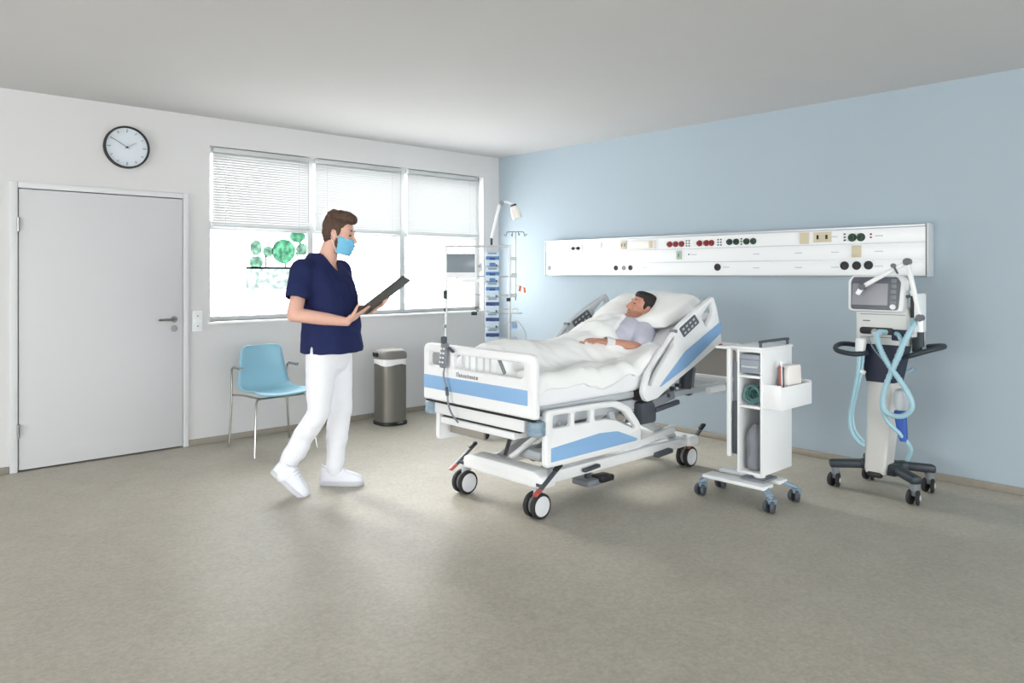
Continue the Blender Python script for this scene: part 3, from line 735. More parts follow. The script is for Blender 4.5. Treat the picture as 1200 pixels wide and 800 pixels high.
# mattress
m = MB(); nn = 28
def sec(c, ax, up):                                     # rounded rectangular section of the mattress
    return [c + V((0, 1, 0)) * p.x + up * p.y for p in rpoly([(-.43, 0), (.43, 0), (.43, .14), (-.43, .14)], .03, 4)]
rings = [sec(V((-2.672, YC, .658)), None, V((0, 0, .9))), sec(V((-2.665, YC, .656)), None, V((0, 0, 1))), sec(V((-2.2, YC, .656)), None, V((0, 0, 1))), sec(V((-1.86, YC, .656)), None, V((0, 0, 1)))]
for k in range(1, 6):
    a = ANG * k / 6; rings.append(sec(V((-1.86 + .17 * k / 6, YC, .657 + .012 * (k / 6) ** 2)), None, V((-math.sin(a), 0, math.cos(a)))))
up = V((-math.sin(ANG), 0, math.cos(ANG)))
for s_ in (.10, .5, .93): rings.append(sec(back(s_, .0, YC), None, up))
m.loft(rings); m.build('mattress', 'sheet', None, 'white mattress bent up at the head of the hospital bed', 'mattress', smooth=60)
def surf(x): return .798 if x < -1.83 else .798 + max(0, (x + 1.76)) * math.tan(ANG) + .012 * min(1, (x + 1.83) / .1)

# pillow
pm = MB(); NA, NB = 22, 30
def pil(a, b, top):
    A, B = a * 2 - 1, b * 2 - 1
    t = (max(0, 1 - abs(A) ** 3.2) ** .45) * (max(0, 1 - abs(B) ** 3.6) ** .45)
    sx = .255 * (1 - .10 * B * B * (1 - abs(A)) - .04 * abs(B) ** 4); sy = .37 * (1 - .07 * A * A)
    x, y = A * sx, B * sy
    h = .105 * t
    dent = math.exp(-((x + .10) / .15) ** 2 - ((y + .03) / .16) ** 2)
    z = (.055 + h * (1 - .85 * dent) + .012 * noise.noise(V((x * 9, y * 9, 3))) * t) if top else (.055 - .05 * t)
    return back(.775 + x, .142 + z, -2.85 + y)
pm.grid(lambda a, b: pil(a, b, True), NA, NB); pm.grid(lambda a, b: pil(a, b, False), NA, NB)
pm.build('pillow', 'pillow', None, 'plump white pillow under the patient\'s head', 'pillow', smooth=180)

# blanket: a thick duvet over the patient's legs and body
PYC = -2.845
def smooth(a, b, x):
    t = min(1, max(0, (x - a) / (b - a)))
    return t * t * (3 - 2 * t)
CREST = [(-2.70, .90), (-2.60, .965), (-2.45, .985), (-2.15, .955), (-1.95, .965), (-1.80, 1.005), (-1.65, 1.06), (-1.45, 1.098), (-1.30, 1.12)]
def crest(x):
    for (a, za), (b, zb) in zip(CREST, CREST[1:]):
        if x <= b:
            return za + (zb - za) * smooth(a, b, x)
    return CREST[-1][1]
def blanket_z(x, y):
    s0 = surf(x)
    hw = .215 + .02 * smooth(-2.0, -1.7, x) + (.06 if y > PYC else 0)
    b = max(.0, crest(x) - s0 - .028)
    q = abs(y - PYC) / (hw * 1.35)
    b = b * (1 - smooth(.15, 1, q))
    w1 = .016 * noise.noise(V((x * 5.5, y * 7, 1.3))) + .012 * noise.noise(V((x * 12 + y * 10, y * 9 - x * 6, 4.1)))
    ph = (x * 1.0 - y * 1.25) * 15 + 2.4 * noise.noise(V((x * 2.6, y * 2.6, 7)))
    ridge = .020 * (.5 + .5 * math.sin(ph)) ** 3 * smooth(.25, .8, q) * (.35 + .65 * smooth(-1.65, -1.9, x))
    return s0 + .028 + b + w1 + ridge
def blanket(u, v):
    # v runs from the far edge over the top to the hanging near edge, u from foot to head
    far = -2.44; near = -3.325
    S = v * (abs(near - far) + .05)
    y = far - S
    xe = -1.33 - .29 * smooth(-2.86, -3.00, y) + .15 * smooth(-3.10, -3.20, y) + .012 * math.sin(y * 23)
    x0 = -2.698
    x = x0 + u * (xe - x0)
    yk = near + .06
    z = blanket_z(x, max(y, yk))
    if y > far - .05: z -= .03 * (y - far + .05) / .05
    endr = smooth(.07, 0, u); z = z * (1 - endr) + .785 * endr          # rolled down inside the footboard
    hd = smooth(.965, 1, u); z -= .022 * hd
    if y >= yk: return V((x, y, z))
    over = yk - y
    wav = .012 * math.sin(x * 23 + 2 * math.sin(x * 7)) + .006 * noise.noise(V((x * 9, 0, 5)))
    R_ = .05; a = min(over / R_, math.pi / 2)
    drop = max(0, over - R_ * math.pi / 2)
    return V((x, yk - R_ * math.sin(a) - wav * min(1, over * 14) * .6 - .006, z - R_ * (1 - math.cos(a)) - drop * (1.0 + .7 * math.sin(x * 5.5 + 1.0) + .4 * math.sin(x * 14))))
bl = MB().grid(blanket, 150, 96).build('blanket', 'linen', None, 'rumpled white blanket over the patient\'s legs', 'blanket', smooth=180, solid=.018)
# folded duvet end hanging over the near mattress edge by the backrest

# ------------------------------------------------------------------ people
def frame(c, f, u):
    f = V(f).normalized(); l = V(u).cross(f).normalized(); u = f.cross(l)
    return X4(V(c), f, l, u)
def head_prims(mb, M, k=1.0):
    """x forward, y to the left ear, z up; chin at -.12, crown at .12"""
    R = M.to_3x3(); P = lambda x, y, z: M @ V((x * k, y * k, z * k))
    e = lambda c, r: mb.ell(P(*c), [q * k for q in r], R, 22, 14)
    e((-.012, 0, .036), (.098, .077, .086)); e((.020, 0, -.025), (.074, .064, .088)); e((.040, 0, -.078), (.044, .047, .040))
    e((.010, 0, -.055), (.066, .058, .052)); e((.066, 0, .030), (.028, .056, .020)); e((.078, 0, -.100), (.018, .024, .017))
    e((.058, .036, -.022), (.026, .024, .026)); e((.058, -.036, -.022), (.026, .024, .026))
    mb.limb([P(.090, 0, .012), P(.104, 0, -.012), P(.113, 0, -.030)], [.010 * k, .0115 * k, .0145 * k], 10)
    e((.098, .012, -.036), (.011, .008, .008)); e((.098, -.012, -.036), (.011, .008, .008))
    e((.091, 0, -.060), (.010, .024, .006)); e((.089, 0, -.072), (.010, .021, .007))
    for s_ in (-1, 1):
        e((-.008, s_ * .076, -.008), (.019, .009, .032)); e((-.018, s_ * .083, .004), (.011, .010, .024)); e((-.002, s_ * .074, -.034), (.010, .008, .011))
def eyes(M, k, parent, mt='eye', closed=False):
    for s_ in (-1, 1):
        MB().ell(M @ V((.084 * k, s_ * .030 * k, .006 * k)), (.008 * k, .015 * k, (.003 if closed else .006) * k), M.to_3x3(), 12, 8).build('eye', mt, parent)
        MB().limb([M @ V((.086 * k, s_ * .012 * k, .030 * k)), M @ V((.086 * k, s_ * .030 * k, .037 * k)), M @ V((.070 * k, s_ * .050 * k, .031 * k))], [.004, .0048, .003], 8).build('eyebrow', 'hair_black' if mt == 'eye' and closed else 'hair_brown', parent)
def hand_prims(mb, wrist, d, nrm, thumb, curl, spread=.0, k=1.0, tc=.25):
    """wrist point, pointing direction, palm normal (the side the fingers close on), thumb side +1/-1"""
    d = V(d).normalized(); nrm = V(nrm); nrm = (nrm - d * nrm.dot(d)).normalized(); a = nrm.cross(d).normalized() * thumb
    w0 = V(wrist); R = Matrix((d, a, nrm)).transposed()
    mb.ell(w0 + d * .050 * k, (.054 * k, .041 * k, .0165 * k), R, 18, 10)
    mb.ell(w0 + d * .012 * k, (.036 * k, .029 * k, .020 * k), R, 14, 8)
    mb.ell(w0 + d * .032 * k + a * .026 * k + nrm * .006, (.034 * k, .018 * k, .016 * k), R, 14, 8)
    for i, (off, L) in enumerate(((.029, .074), (.010, .083), (-.010, .077), (-.028, .060))):
        p = w0 + d * (.088 - .006 * abs(i - 1)) * k + a * off * k; pts = [p]; dd = (d + a * (off * spread * 10)).normalized(); ang = 0
        cu = curl[i] if isinstance(curl, (list, tuple)) else curl
        for j, f in enumerate((.44, .31, .25)):
            ang += cu * (1.0, 1.1, .8)[j]
            v = dd * math.cos(ang) + nrm * math.sin(ang); pts.append(pts[-1] + v * L * f * k)
        mb.limb(pts, [.0096 * k, .0090 * k, .0083 * k, .0072 * k], 10)
    p = w0 + d * .026 * k + a * .034 * k; v = (d * .75 + a * .62 + nrm * tc).normalized(); v2 = (d * .95 + a * .22 + nrm * (tc + .25)).normalized()
    mb.limb([p, p + v * .034 * k, p + v * .034 * k + v2 * .030 * k, p + v * .034 * k + v2 * .054 * k], [.0125 * k, .0110 * k, .0098 * k, .0080 * k], 10)
def ering(c, a, b, yaw, n=32, e=2.3, tilt=None):
    out = []
    for i in range(n):
        t = 2 * math.pi * i / n; x, y = math.cos(t), math.sin(t); r = (abs(x) ** e + abs(y) ** e) ** (-1 / e)
        p = V((b * r * x, a * r * y, 0))
        p = Matrix.Rotation(yaw, 3, 'Z') @ p
        if tilt is not None: p = tilt @ p
        out.append(V(c) + p)
    return out
def ruffle(ob, fn):
    me = ob.data; n = len(me.vertices); co = [0.0] * (3 * n); no = [0.0] * (3 * n)
    me.vertices.foreach_get('co', co); me.vertex_normals.foreach_get('vector', no)
    for i in range(n):
        d = fn(V(co[3 * i:3 * i + 3]))
        for j in range(3): co[3 * i + j] += no[3 * i + j] * d
    me.vertices.foreach_set('co', co); me.update()
def cut(me_obj, test):
    b = bmesh.new(); b.from_mesh(me_obj.data); W = ORG[me_obj.name]
    dead = [f for f in b.faces if test(f.calc_center_median())]
    bmesh.ops.delete(b, geom=dead, context='FACES')
    for _ in range(12):                                   # even out the cut edge
        new = {}
        for v in b.verts:
            nb = [e.other_vert(v).co for e in v.link_edges if e.is_boundary]
            if len(nb) == 2: new[v] = v.co * .4 + (nb[0] + nb[1]) * .3
        for v, c in new.items(): v.co = c
    b.to_mesh(me_obj.data); b.free()

# ---- the nurse: local x = the way he faces, local y = his left, z up
NR = -math.atan2(.679, .734)
nurse = thing('person', 'standing man in navy tunic, white trousers and blue face mask holding a tablet', 'person', (-3.141, -1.848, 0), NR)
NW = ORG[nurse.name]
def nx(mb): return mb.xf(NW)
YAW = math.radians(-24)
def tw(lat, fwd):                                       # torso frame: lateral (left +), forward
    return V((math.cos(YAW) * fwd - math.sin(YAW) * lat, math.sin(YAW) * fwd + math.cos(YAW) * lat, 0))
SR = V((-.055, 0, 1.435)) + tw(-.185, 0); SL = V((-.035, 0, 1.435)) + tw(.185, 0)
ER = V((-.148, -.265, 1.150)); WR = V((.160, -.186, 1.100))
EL = V((.03, .245, 1.150)); WL = V((.262, .125, 1.165))
HM = frame((.072, -.004, 1.656), (math.cos(-.10), math.sin(-.10), -.16), (.08, 0, 1))
b = MB()
head_prims(b, HM)
b.limb([HM @ V((-.030, 0, -.045)), V((.004, 0, 1.545)), V((-.020, 0, 1.46))], [.060, .059, .070], 18)
b.loft([ering((-.01, 0, .90), .155, .105, YAW), ering((-.01, 0, 1.0), .150, .105, YAW), ering((.0, 0, 1.12), .145, .105, YAW), ering((-.01, 0, 1.28), .165, .115, YAW), ering((-.03, 0, 1.38), .165, .105, YAW), ering((-.04, 0, 1.45), .135, .085, YAW), ering((-.038, 0, 1.50), .075, .066, YAW), ering((-.03, 0, 1.53), .055, .055, YAW)])
b.limb([SR + V((.012, .022, -.03)), ER, V((.03, -.235, 1.122)), WR], [.048, .046, .041, .028], 16); b.limb([SL + V((0, -.02, -.03)), EL, WL], [.048, .043, .028], 16)
# tablet frame first: the hands close on it
TC = V((.372, -.035, 1.262)); TD = V((.79, 0, .61)).normalized(); TLT = V((.016, .215, -.026)).normalized(); TN = TLT.cross(TD).normalized()   # TN points up and back to his face
if TN.z < 0: TN = -TN
hand_prims(b, WR, TD * .82 + TLT * .50, TN, -1, [.04, .05, .05, .08], .0, 1.05, .30)
hand_prims(b, WL + V((.015, -.004, .006)), V((.82, -.36, .42)), V((-.42, -.25, .85)), 1, [.30, .34, .38, .42], .0, 1.0, .3)
HR, KR, AR = V((-.02, -.092, .90)), V((-.035, -.105, .485)), V((-.262, -.135, .150))
HL, KL, AL = V((.035, .088, .90)), V((.062, .085, .500)), V((.020, .080, .095))
b.limb([HR, KR, AR], [.080, .052, .036], 16); b.limb([HL, KL, AL], [.080, .052, .036], 16)
b.limb([AR, AR + V((.07, 0, -.075))], [.034, .026], 12); b.limb([AL, AL + V((.10, 0, -.045))], [.034, .022], 12)
body = nx(b).build('body', 'skin', nurse, remesh=.0052, sm=4, smooth=180)
eyes(NW @ HM, 1.0, body)
# hair and stubble
def hairpiece(M, mt, parent, quiff=True, k=1.0):
    h = MB(); R = M.to_3x3(); e = lambda c, r: h.ell(M @ (V(c) * k), [q * k for q in r], R, 22, 14)
    e((-.024, 0, .052), (.098, .084, .084)); e((-.050, 0, .010), (.066, .080, .080)); e((-.060, 0, -.035), (.040, .062, .045))
    if quiff: e((.044, .0, .112), (.060, .060, .040)); e((.076, -.008, .102), (.030, .048, .024)); e((-.004, .0, .118), (.076, .066, .042)); e((-.05, 0, .085), (.062, .074, .058))
    else: e((.030, 0, .086), (.058, .066, .040)); e((.0, .0, .096), (.072, .066, .036))
    for s_ in (-1, 1): e((.012, s_ * .070, .022), (.016, .011, .032))
    for q in range(26):
        a = q * 2.4; t = q / 26
        if quiff: e((-.01 + .075 * math.cos(a) * (1 - t * .4), .058 * math.sin(a) * (1 - t * .4), .128 + .024 * t), (.022, .014, .012))
    return h.build('hair', mt, parent, remesh=.0055, sm=2, smooth=180)
hairpiece(NW @ HM, 'hair_brown', body)
HMW = NW @ HM
q = MB()
for s_ in (-1, 1):
    q.limb([HMW @ V((.004, s_ * .066, -.030)), HMW @ V((.010, s_ * .061, -.066)), HMW @ V((.030, s_ * .048, -.096))], [.009, .012, .009], 10)
q.build('beard', 'beard', body, remesh=.005, sm=2, smooth=180)
# face mask with pleats and ear loops
def mask(u, v):
    a = (u * 2 - 1) * 1.28; t = v * 2 - 1                 # around the face, down the face
    z = -.005 - .112 * v - .012 * math.cos(a)
    r = .104 + .020 * math.cos(a) * (1 - .55 * abs(t + .25)) + .0032 * (1 if int(v * 9) % 2 else -1) * (math.cos(a) > .2)
    x = -.010 + r * math.cos(a) * (1 - .10 * max(0, t)) ; y = .075 * math.sin(a) * (1 - .14 * max(0, t))
    return HMW @ V((x, y, z))
mk = MB().grid(mask, 26, 18).build('face_mask', 'mask_blue', nurse, solid=.003, smooth=180)
for s_ in (-1, 1):
    for v0, z1 in ((.10, .012), (.92, -.022)):
        p0 = HMW.inverted() @ mask(.5 + s_ * .5, v0)
        MB().tube(cr([HMW @ p0, HMW @ V((-.000, s_ * .080, (p0.z + z1) / 2)), HMW @ V((-.024, s_ * .088, z1))], 5), .0018, 6).build('ear_loop', 'white_plastic', mk)
# tunic
t = MB()
def tor(z, cx_, a, b_, e=2.3, cy_=0): return ering((cx_, cy_, z), a, b_, YAW, e=e)
t.loft([tor(.895, .022, .205, .180), tor(.92, .022, .205, .182), tor(1.02, .020, .198, .170), tor(1.12, .018, .195, .163), tor(1.25, .008, .202, .155), tor(1.34, -.008, .205, .140), tor(1.41, -.030, .192, .118), tor(1.455, -.040, .165, .098), tor(1.495, -.048, .122, .084), tor(1.535, -.050, .080, .068)])
def sleeve(S, E_, r0, r1, f):
    S = V(S); E_ = V(E_); t.limb([S, S + (E_ - S) * f], [r0, r1], 18)
sleeve(SR + V((.006, .010, -.014)), ER, .077, .076, .55); sleeve(SL + V((0, -.01, -.014)), EL, .075, .072, .60)
tu = nx(t).build('tunic', 'navy', nurse, remesh=.008, sm=4, smooth=180)
def vneck(p):
    q = Matrix.Rotation(-YAW, 3, 'Z') @ V((p.x + .03, p.y, 0))
    if q.x < .0: return p.z > 1.526 and q.length < .080
    d = (1.545 - p.z) / .135
    return p.z > 1.41 and abs(q.y) < .072 * (1 - d) + .004
def slit(p):
    q = Matrix.Rotation(-YAW, 3, 'Z') @ V((p.x - .022, p.y, 0))
    return p.z < .945 and abs(q.x - .0) < .010 and abs(q.y) > .1
def underside(p):
    if p.z < .889: return True
    for S, E_, f in ((SR + V((.006, .010, -.014)), ER, .55), (SL + V((0, -.01, -.014)), EL, .60)):
        d = (E_ - S).normalized(); h = S + (E_ - S) * f + d * .030
        q = Matrix.Rotation(-YAW, 3, 'Z') @ V((p.x - .010, p.y, 0))
        if (p - h).dot(d) > 0 and ((p - h) - d * (p - h).dot(d)).length < .10 and p.z > 1.15 and abs(q.y) > .216 + .05 * max(0, q.x): return True
    return False
me_in = tu; cut(tu, lambda p: vneck(p) or slit(p) or underside(p))
tu.data = apply_mods(tu.data, solid=.004, ang=180)
pk = MB().grid(lambda u, v: V((.022, 0, 0)) + tw(-.13 + .0 + .13 * u, 0) + tw(0, (.1785 - .03 * (abs(-.13 + .13 * u) / .2) ** 2)) + V((0, 0, .915 + .13 * v)), 4, 4)
# trousers
t = MB()
t.loft([ering((.008, 0, .74), .10, .05, YAW * .5), ering((.008, 0, .79), .150, .105, YAW * .5), ering((.008, 0, .88), .170, .130, YAW * .5), ering((.005, 0, .97), .160, .118, YAW)])
t.limb([HR, HR + (KR - HR) * .35, KR + V((0, 0, .03)), KR + (AR - KR) * .35 + V((-.012, 0, 0)), AR + V((.014, 0, -.006))], [.100, .096, .072, .069, .057], 20)
t.limb([HL, HL + (KL - HL) * .35, KL + V((0, 0, .03)), KL + (AL - KL) * .35 + V((-.008, 0, 0)), AL + V((.004, 0, .010))], [.100, .096, .074, .071, .059], 20)
tr = nx(t).build('trousers', 'trouser', nurse, remesh=.008, sm=9, smooth=180)
# a few cloth folds at knee and ankle
ruffle(tr, lambda c: (noise.noise(V((c.x * 9, c.y * 9, c.z * 22))) * .5 + noise.noise(V((c.x * 4, c.y * 4, c.z * 9)))) * (.0050 + .0075 * smooth(.62, .45, c.z) + .003 * smooth(.3, .1, c.z)))
ruffle(tu, lambda c: (noise.noise(V((c.x * 11, c.y * 11, c.z * 5))) + .5 * noise.noise(V((c.x * 7 + c.z * 9, c.y * 18, c.z * 12)))) * .0105 * smooth(1.50, 1.36, c.z))
# shoes
def shoe(M, side):
    """x toe, z up, origin under the heel"""
    u = MB()
    def rg(x, w0, h, z0=.022):
        return [M @ V((x, p.x, z0 + p.y)) for p in rpoly([(-w0, 0), (w0, 0), (w0 * .92, h * .55), (w0 * .5, h), (-w0 * .5, h), (-w0 * .92, h * .55)], .02, 3)]
    u.loft([rg(-.014, .026, .060), rg(-.006, .036, .098), rg(.03, .039, .112), (rg(.075, .039, .112)), rg(.12, .041, .094), rg(.17, .046, .070), rg(.22, .045, .056), rg(.25, .036, .044), rg(.268, .020, .028)])
    sh = u.build('shoe', 'shoe', nurse, smooth=70, sub=1)
    def sg(z, g):
        pts = [(-.016, 0), (-.008, .030), (.03, .038), (.09, .037), (.16, .046), (.22, .046), (.258, .034), (.272, 0)]
        lp = [V((x + (g if x > .2 else -g if x < 0 else 0), y + (g if y else 0), 0)) for x, y in pts]; lp = lp + [V((p.x, -p.y, 0)) for p in reversed(lp[1:-1])]
        return [M @ V((p.x, p.y, z)) for p in cr(lp, 3, True)]
    MB().loft([sg(0, -.003), sg(.006, .001), sg(.026, .001), sg(.030, -.004)]).build('sole', 'sole', sh, smooth=50)
    for i in range(4):
        x = .108 + .021 * i; z = .124 - .0105 * i
        MB().tube([M @ V((x - .004, -.030, z - .022)), M @ V((x, -.018, z - .006)), M @ V((x + .003, 0, z - .001)), M @ V((x, .018, z - .006)), M @ V((x - .004, .030, z - .022))], .0036, 6).build('lace', 'sole', sh)
    MB().tube([M @ V((.0 + .046 * math.cos(a) + .044, .036 * math.sin(a), .126 + .008 * math.cos(a * 2))) for a in [2 * math.pi * k / 16 for k in range(16)]], .005, 6, True).build('collar', 'sole', sh)
th = math.radians(38)
shoe(NW @ (Matrix.Translation((-.318, -.135, .135)) @ Matrix.Rotation(math.radians(-6), 4, 'Z') @ Matrix.Rotation(th, 4, 'Y')), -1)
shoe(NW @ Matrix.Translation((-.058, .080, 0)), 1)
# tablet in his hands
TM = X4(TC, TD, TLT, TN); TMW = NW @ TM
tb = thing('tablet', 'dark grey tablet held in both hands by the standing man', 'tablet', NW @ (TC - V((0, 0, .13))), NR)
plate(rpoly(rect(-.185, .185, -.115, .115), .014), [], .011, TMW, .004).build('case', 'tablet', tb)
plate(rpoly(rect(-.168, .168, -.10, .10), .006), [], .002, TMW @ Matrix.Translation((0, 0, .0058)), .0006).build('screen', 'dark_grey', tb)
plate(rpoly(rect(-.16, -.13, .07, .10), .008), [], .003, TMW @ Matrix.Translation((0, 0, -.006)), .001).build('camera_bump', 'black', tb)

# ---- the patient
pat = thing('person', 'patient with short black hair in a pale gown lying propped up in the bed', 'person', (-1.6, PYC, .80))
PH = frame((-1.135, -2.855, 1.145), (-.80, .40, .42), (.42, -.22, .88))
b = MB(); head_prims(b, PH, .98)
NB_ = V((-1.265, PYC, 1.060))
b.limb([PH @ V((-.02, 0, -.05)), NB_, V((-1.33, PYC, 1.02))], [.060, .060, .08], 18)
sp = [(-1.36, .995, .180, .085), (-1.45, .970, .165, .095), (-1.60, .925, .150, .09), (-1.75, .893, .155, .085), (-1.90, .882, .16, .085)]
tl = Matrix.Rotation(math.radians(90 - 20), 3, 'Y')
def xring(x, z, a, d, dz=0): 
    out = []
    for i in range(28):
        tt = 2 * math.pi * i / 28; out.append(V((x - .3 * d * math.sin(tt), PYC + a * math.cos(tt), z + dz + d * math.sin(tt))))
    return out
b.loft([xring(x, z, a, d) for x, z, a, d in [(-1.285, 1.020, .10, .07)] + sp])
PSR = V((-1.345, PYC - .185, .985)); PER = V((-1.495, PYC - .275, .888)); PWR = V((-1.735, PYC - .185, .948))
PSL = V((-1.345, PYC + .185, .985)); PEL = V((-1.52, PYC + .245, .87)); PWL = V((-1.70, PYC + .14, .875))
b.limb([PSR, PER, PER + (PWR - PER) * .35, PWR], [.054, .044, .042, .029], 16); b.limb([PSL, PEL, PWL], [.05, .04, .028], 14)
hand_prims(b, PWR, V((-.92, .22, .16)), V((-.10, .25, -1)), 1, [.10, .11, .12, .16], .0, 1.0, .2)
hand_prims(b, PWL, V((-.9, -.15, -.12)), V((0, 0, -1)), -1, .15)
for s_ in (-1, 1): b.limb([V((-1.90, PYC + s_ * .085, .885)), V((-2.22, PYC + s_ * .09, .868)), V((-2.54, PYC + s_ * .08, .850))], [.080, .054, .038], 14)
for s_ in (-1, 1): b.limb([V((-2.54, PYC + s_ * .08, .862)), V((-2.56, PYC + s_ * .09, .912))], [.036, .022], 12)
pb = b.build('body', 'skin_tan', pat, remesh=.0052, sm=4, smooth=180)
eyes(PH, .98, pb, closed=True)
hairpiece(PH, 'hair_black', pb, False, .98)
q = MB()
for s_ in (-1, 1): q.limb([PH @ V((.004, s_ * .064, -.036)), PH @ V((.012, s_ * .058, -.070)), PH @ V((.044, s_ * .045, -.102))], [.006, .008, .010], 10)
q.limb([PH @ V((.044, .045, -.102)), PH @ V((.080, 0, -.110)), PH @ V((.044, -.045, -.102))], [.010, .012, .010], 10); q.limb([PH @ V((.086, .02, -.052)), PH @ V((.096, 0, -.050)), PH @ V((.086, -.02, -.052))], [.004, .004, .004], 8)
q.build('beard', 'hair_black', pb, remesh=.0045, sm=2, smooth=180)
t = MB()
t.loft([xring(-1.275, 1.025, .095, .070), xring(-1.32, 1.012, .165, .088), xring(-1.36, .998, .195, .098), xring(-1.45, .972, .192, .105), xring(-1.60, .927, .180, .100), xring(-1.75, .897, .175, .092), xring(-1.88, .885, .175, .088)])
t.limb([PSR, PSR + (PER - PSR) * .72], [.080, .076], 18); t.limb([PSL, PSL + (PEL - PSL) * .8], [.078, .072], 18)
gw = t.build('gown', 'gown', pat, remesh=.008, sm=4, smooth=180)
ruffle(gw, lambda c: (noise.noise(c * 9) + .6 * noise.noise(V((c.x * 22, c.y * 9, c.z * 14)))) * .006)
def gneck(p):
    y = p.y; x = p.x - .0                                # local to (-1.6, PYC, .8)
    if p.z < .17: return False
    d = (.30 - x) / .15
    return x > .15 and abs(y) < .075 * (1 - max(0, d)) + .0 and p.z > .20 or (x > .290 and abs(y) < .085)
cut(gw, gneck); gw.data = apply_mods(gw.data, solid=.004, ang=180)
dv = (PWR - PER).normalized()
MB().lathe([(.031, 0), (.036, .003), (.037, .03), (.036, .06), (.031, .063)], PWR - dv * .045, dv, 20).build('wrist_bandage', 'bandage', pat)

# ------------------------------------------------------------------ hand control hung on the footboard
hc = thing('hand_control', 'grey corded bed hand control hooked over the footboard', 'remote', (-2.80, -2.625, .84))
X0 = -2.80
MB().box((X0 + .012, -2.625, .905), (.030, .058, .155), Matrix.Rotation(.10, 3, 'Y'), .012).build('housing', 'mid_grey', hc)
for i in range(4):
    for j in (-1, 1): MB().box((X0 - .006 - .0035 * (1.5 - i) * 1.0, -2.625 + j * .013, .865 + .027 * i), (.006, .016, .012), Matrix.Rotation(.10, 3, 'Y'), .003).build('button', 'bed_white', hc)
MB().box((X0 + .010, -2.625, .998), (.030, .034, .045), None, .008).build('hook', 'dark_grey', hc)
MB().bar((X0 + .016, -2.665, .955), (X0 + .016, -2.71, .93), .02, .012, .004).build('clip', 'dark_grey', hc)
MB().tube(cr([(X0 + .015, -2.625, .83), (X0 + .004, -2.63, .78), (X0 + .006, -2.66, .70), (X0 + .004, -2.675, .62), (X0 + .018, -2.69, .56), (X0 + .06, -2.70, .50)], 6), .006, 8).build('cable', 'mid_grey', hc)
MB().tube(cr([(X0 + .006, -2.655, .715), (X0 + .005, -2.666, .665)], 4), .010, 8).build('cable_sleeve', 'dark_grey', hc)

# ------------------------------------------------------------------ infusion rack behind the bed: u to the right of the view, v away
IO = V((-1.36, -1.26, 0)); IRZ = -math.atan2(.679, .734)
iv = thing('infusion_rack', 'tall steel infusion rack with blue pump tower beside the bed', 'infusion rack', IO, IRZ)
IW = ORG[iv.name]
PXm = 6.5 / 871
def U(px, py, v=0): return V(((px - 561) * PXm, v, 1.4 - (py - 321) * PXm))
def ib(mb, name, mt, parent=None, **k): return mb.xf(IW).build(name, mt, parent or iv, **k)
ib(MB().tube([U(523, 288), U(523, 372)], .013, 10).tube([U(523, 372), U(522, 420)], .009, 8), 'post', 'alu')
ib(MB().tube([U(597, 287), U(597, 400)], .013, 10), 'post', 'alu')
ib(MB().cyl(U(522, 350) , U(522, 340), .018, n=10), 'clamp', 'black'); ib(MB().cyl(U(521.5, 365), U(521.5, 361), .016, n=10), 'clamp', 'dark_grey'); ib(MB().cyl(U(521.5, 384), U(521.5, 380), .015, n=10), 'clamp', 'mid_grey')
for y0, x0, x1, r in ((288.5, 521, 598, .010), (324, 521, 606, .008), (346, 583, 606, .010), (367, 522, 612, .006), (362, 583, 606, .006), (378, 583, 606, .007), (396, 583, 606, .008)):
    ib(MB().tube([U(x0, y0), U(x1, y0)], r, 8), 'cross_tube', 'alu')
ib(MB().box(U(556, 367, -.02), (.05, .05, .03), None, .004), 'clamp', 'black'); ib(MB().box(U(560, 363, -.02), (.02, .04, .03), None, .004), 'clamp', 'mid_grey')
ib(MB().box(U(596, 351, 0), (.035, .04, .03), None, .004), 'clamp', 'black')
# monitor
mo = ib(MB().box(U(541, 311.5, -.03), (.265, .045, .22), None, .008), 'monitor', 'white_plastic')
ib(MB().box(U(540.5, 308.5, -.054), (.245, .006, .158), None, .002), 'screen', 'screen', mo)
for k in range(5): ib(MB().box(U(530 + 5.5 * k, 294.5, -.053), (.014, .004, .008), None, .001), 'button', 'bed_grey', mo)
ib(MB().box(U(562, 313, -.02), (.05, .05, .075), None, .006), 'bracket', 'bed_grey'); ib(MB().box(U(562, 312, -.048), (.025, .01, .02), None, .002), 'knob', 'taupe')
ib(MB().box(U(555, 328.5, -.01), (.20, .05, .030), None, .005), 'cable_tray', 'white_plastic')
ib(MB().tube(cr([U(536, 325, -.05), U(539, 334, -.06), U(548, 342, -.06), U(566, 346, -.04)], 6), .004, 6), 'cable', 'mid_grey')
# pump tower
ib(MB().box(U(577, 345, .03), (.115, .06, .84), None, .008), 'tower_back', 'bed_grey')
for i, py in enumerate((303, 321, 338.5, 356, 374, 392)):
    p = ib(MB().box(U(577, py, -.03), (.118, .09, .118), None, .008), 'pump', 'pump_body')
    ib(MB().box(U(577.5, py - .5, -.078), (.116, .012, .030), None, .003), 'pump_display', 'pump_navy' if i > 2 else 'pump_blue', p)
    ib(MB().box(U(577.5, py - 6, -.078), (.075, .010, .014), None, .002), 'pump_panel', 'blue_grey', p)
    ib(MB().box(U(577.5, py + 7, -.078), (.05, .012, .03), None, .003), 'pump_door', 'pump_blue' if i < 2 else 'pump_body', p)
    ib(MB().box(U(577.5, py + .5, -.0855), (.05, .003, .018), None, .001), 'readout', 'pump_navy', p)
    ib(MB().box(U(582, py + 8, -.079), (.014, .012, .018), None, .002), 'key', 'dark_grey', p)
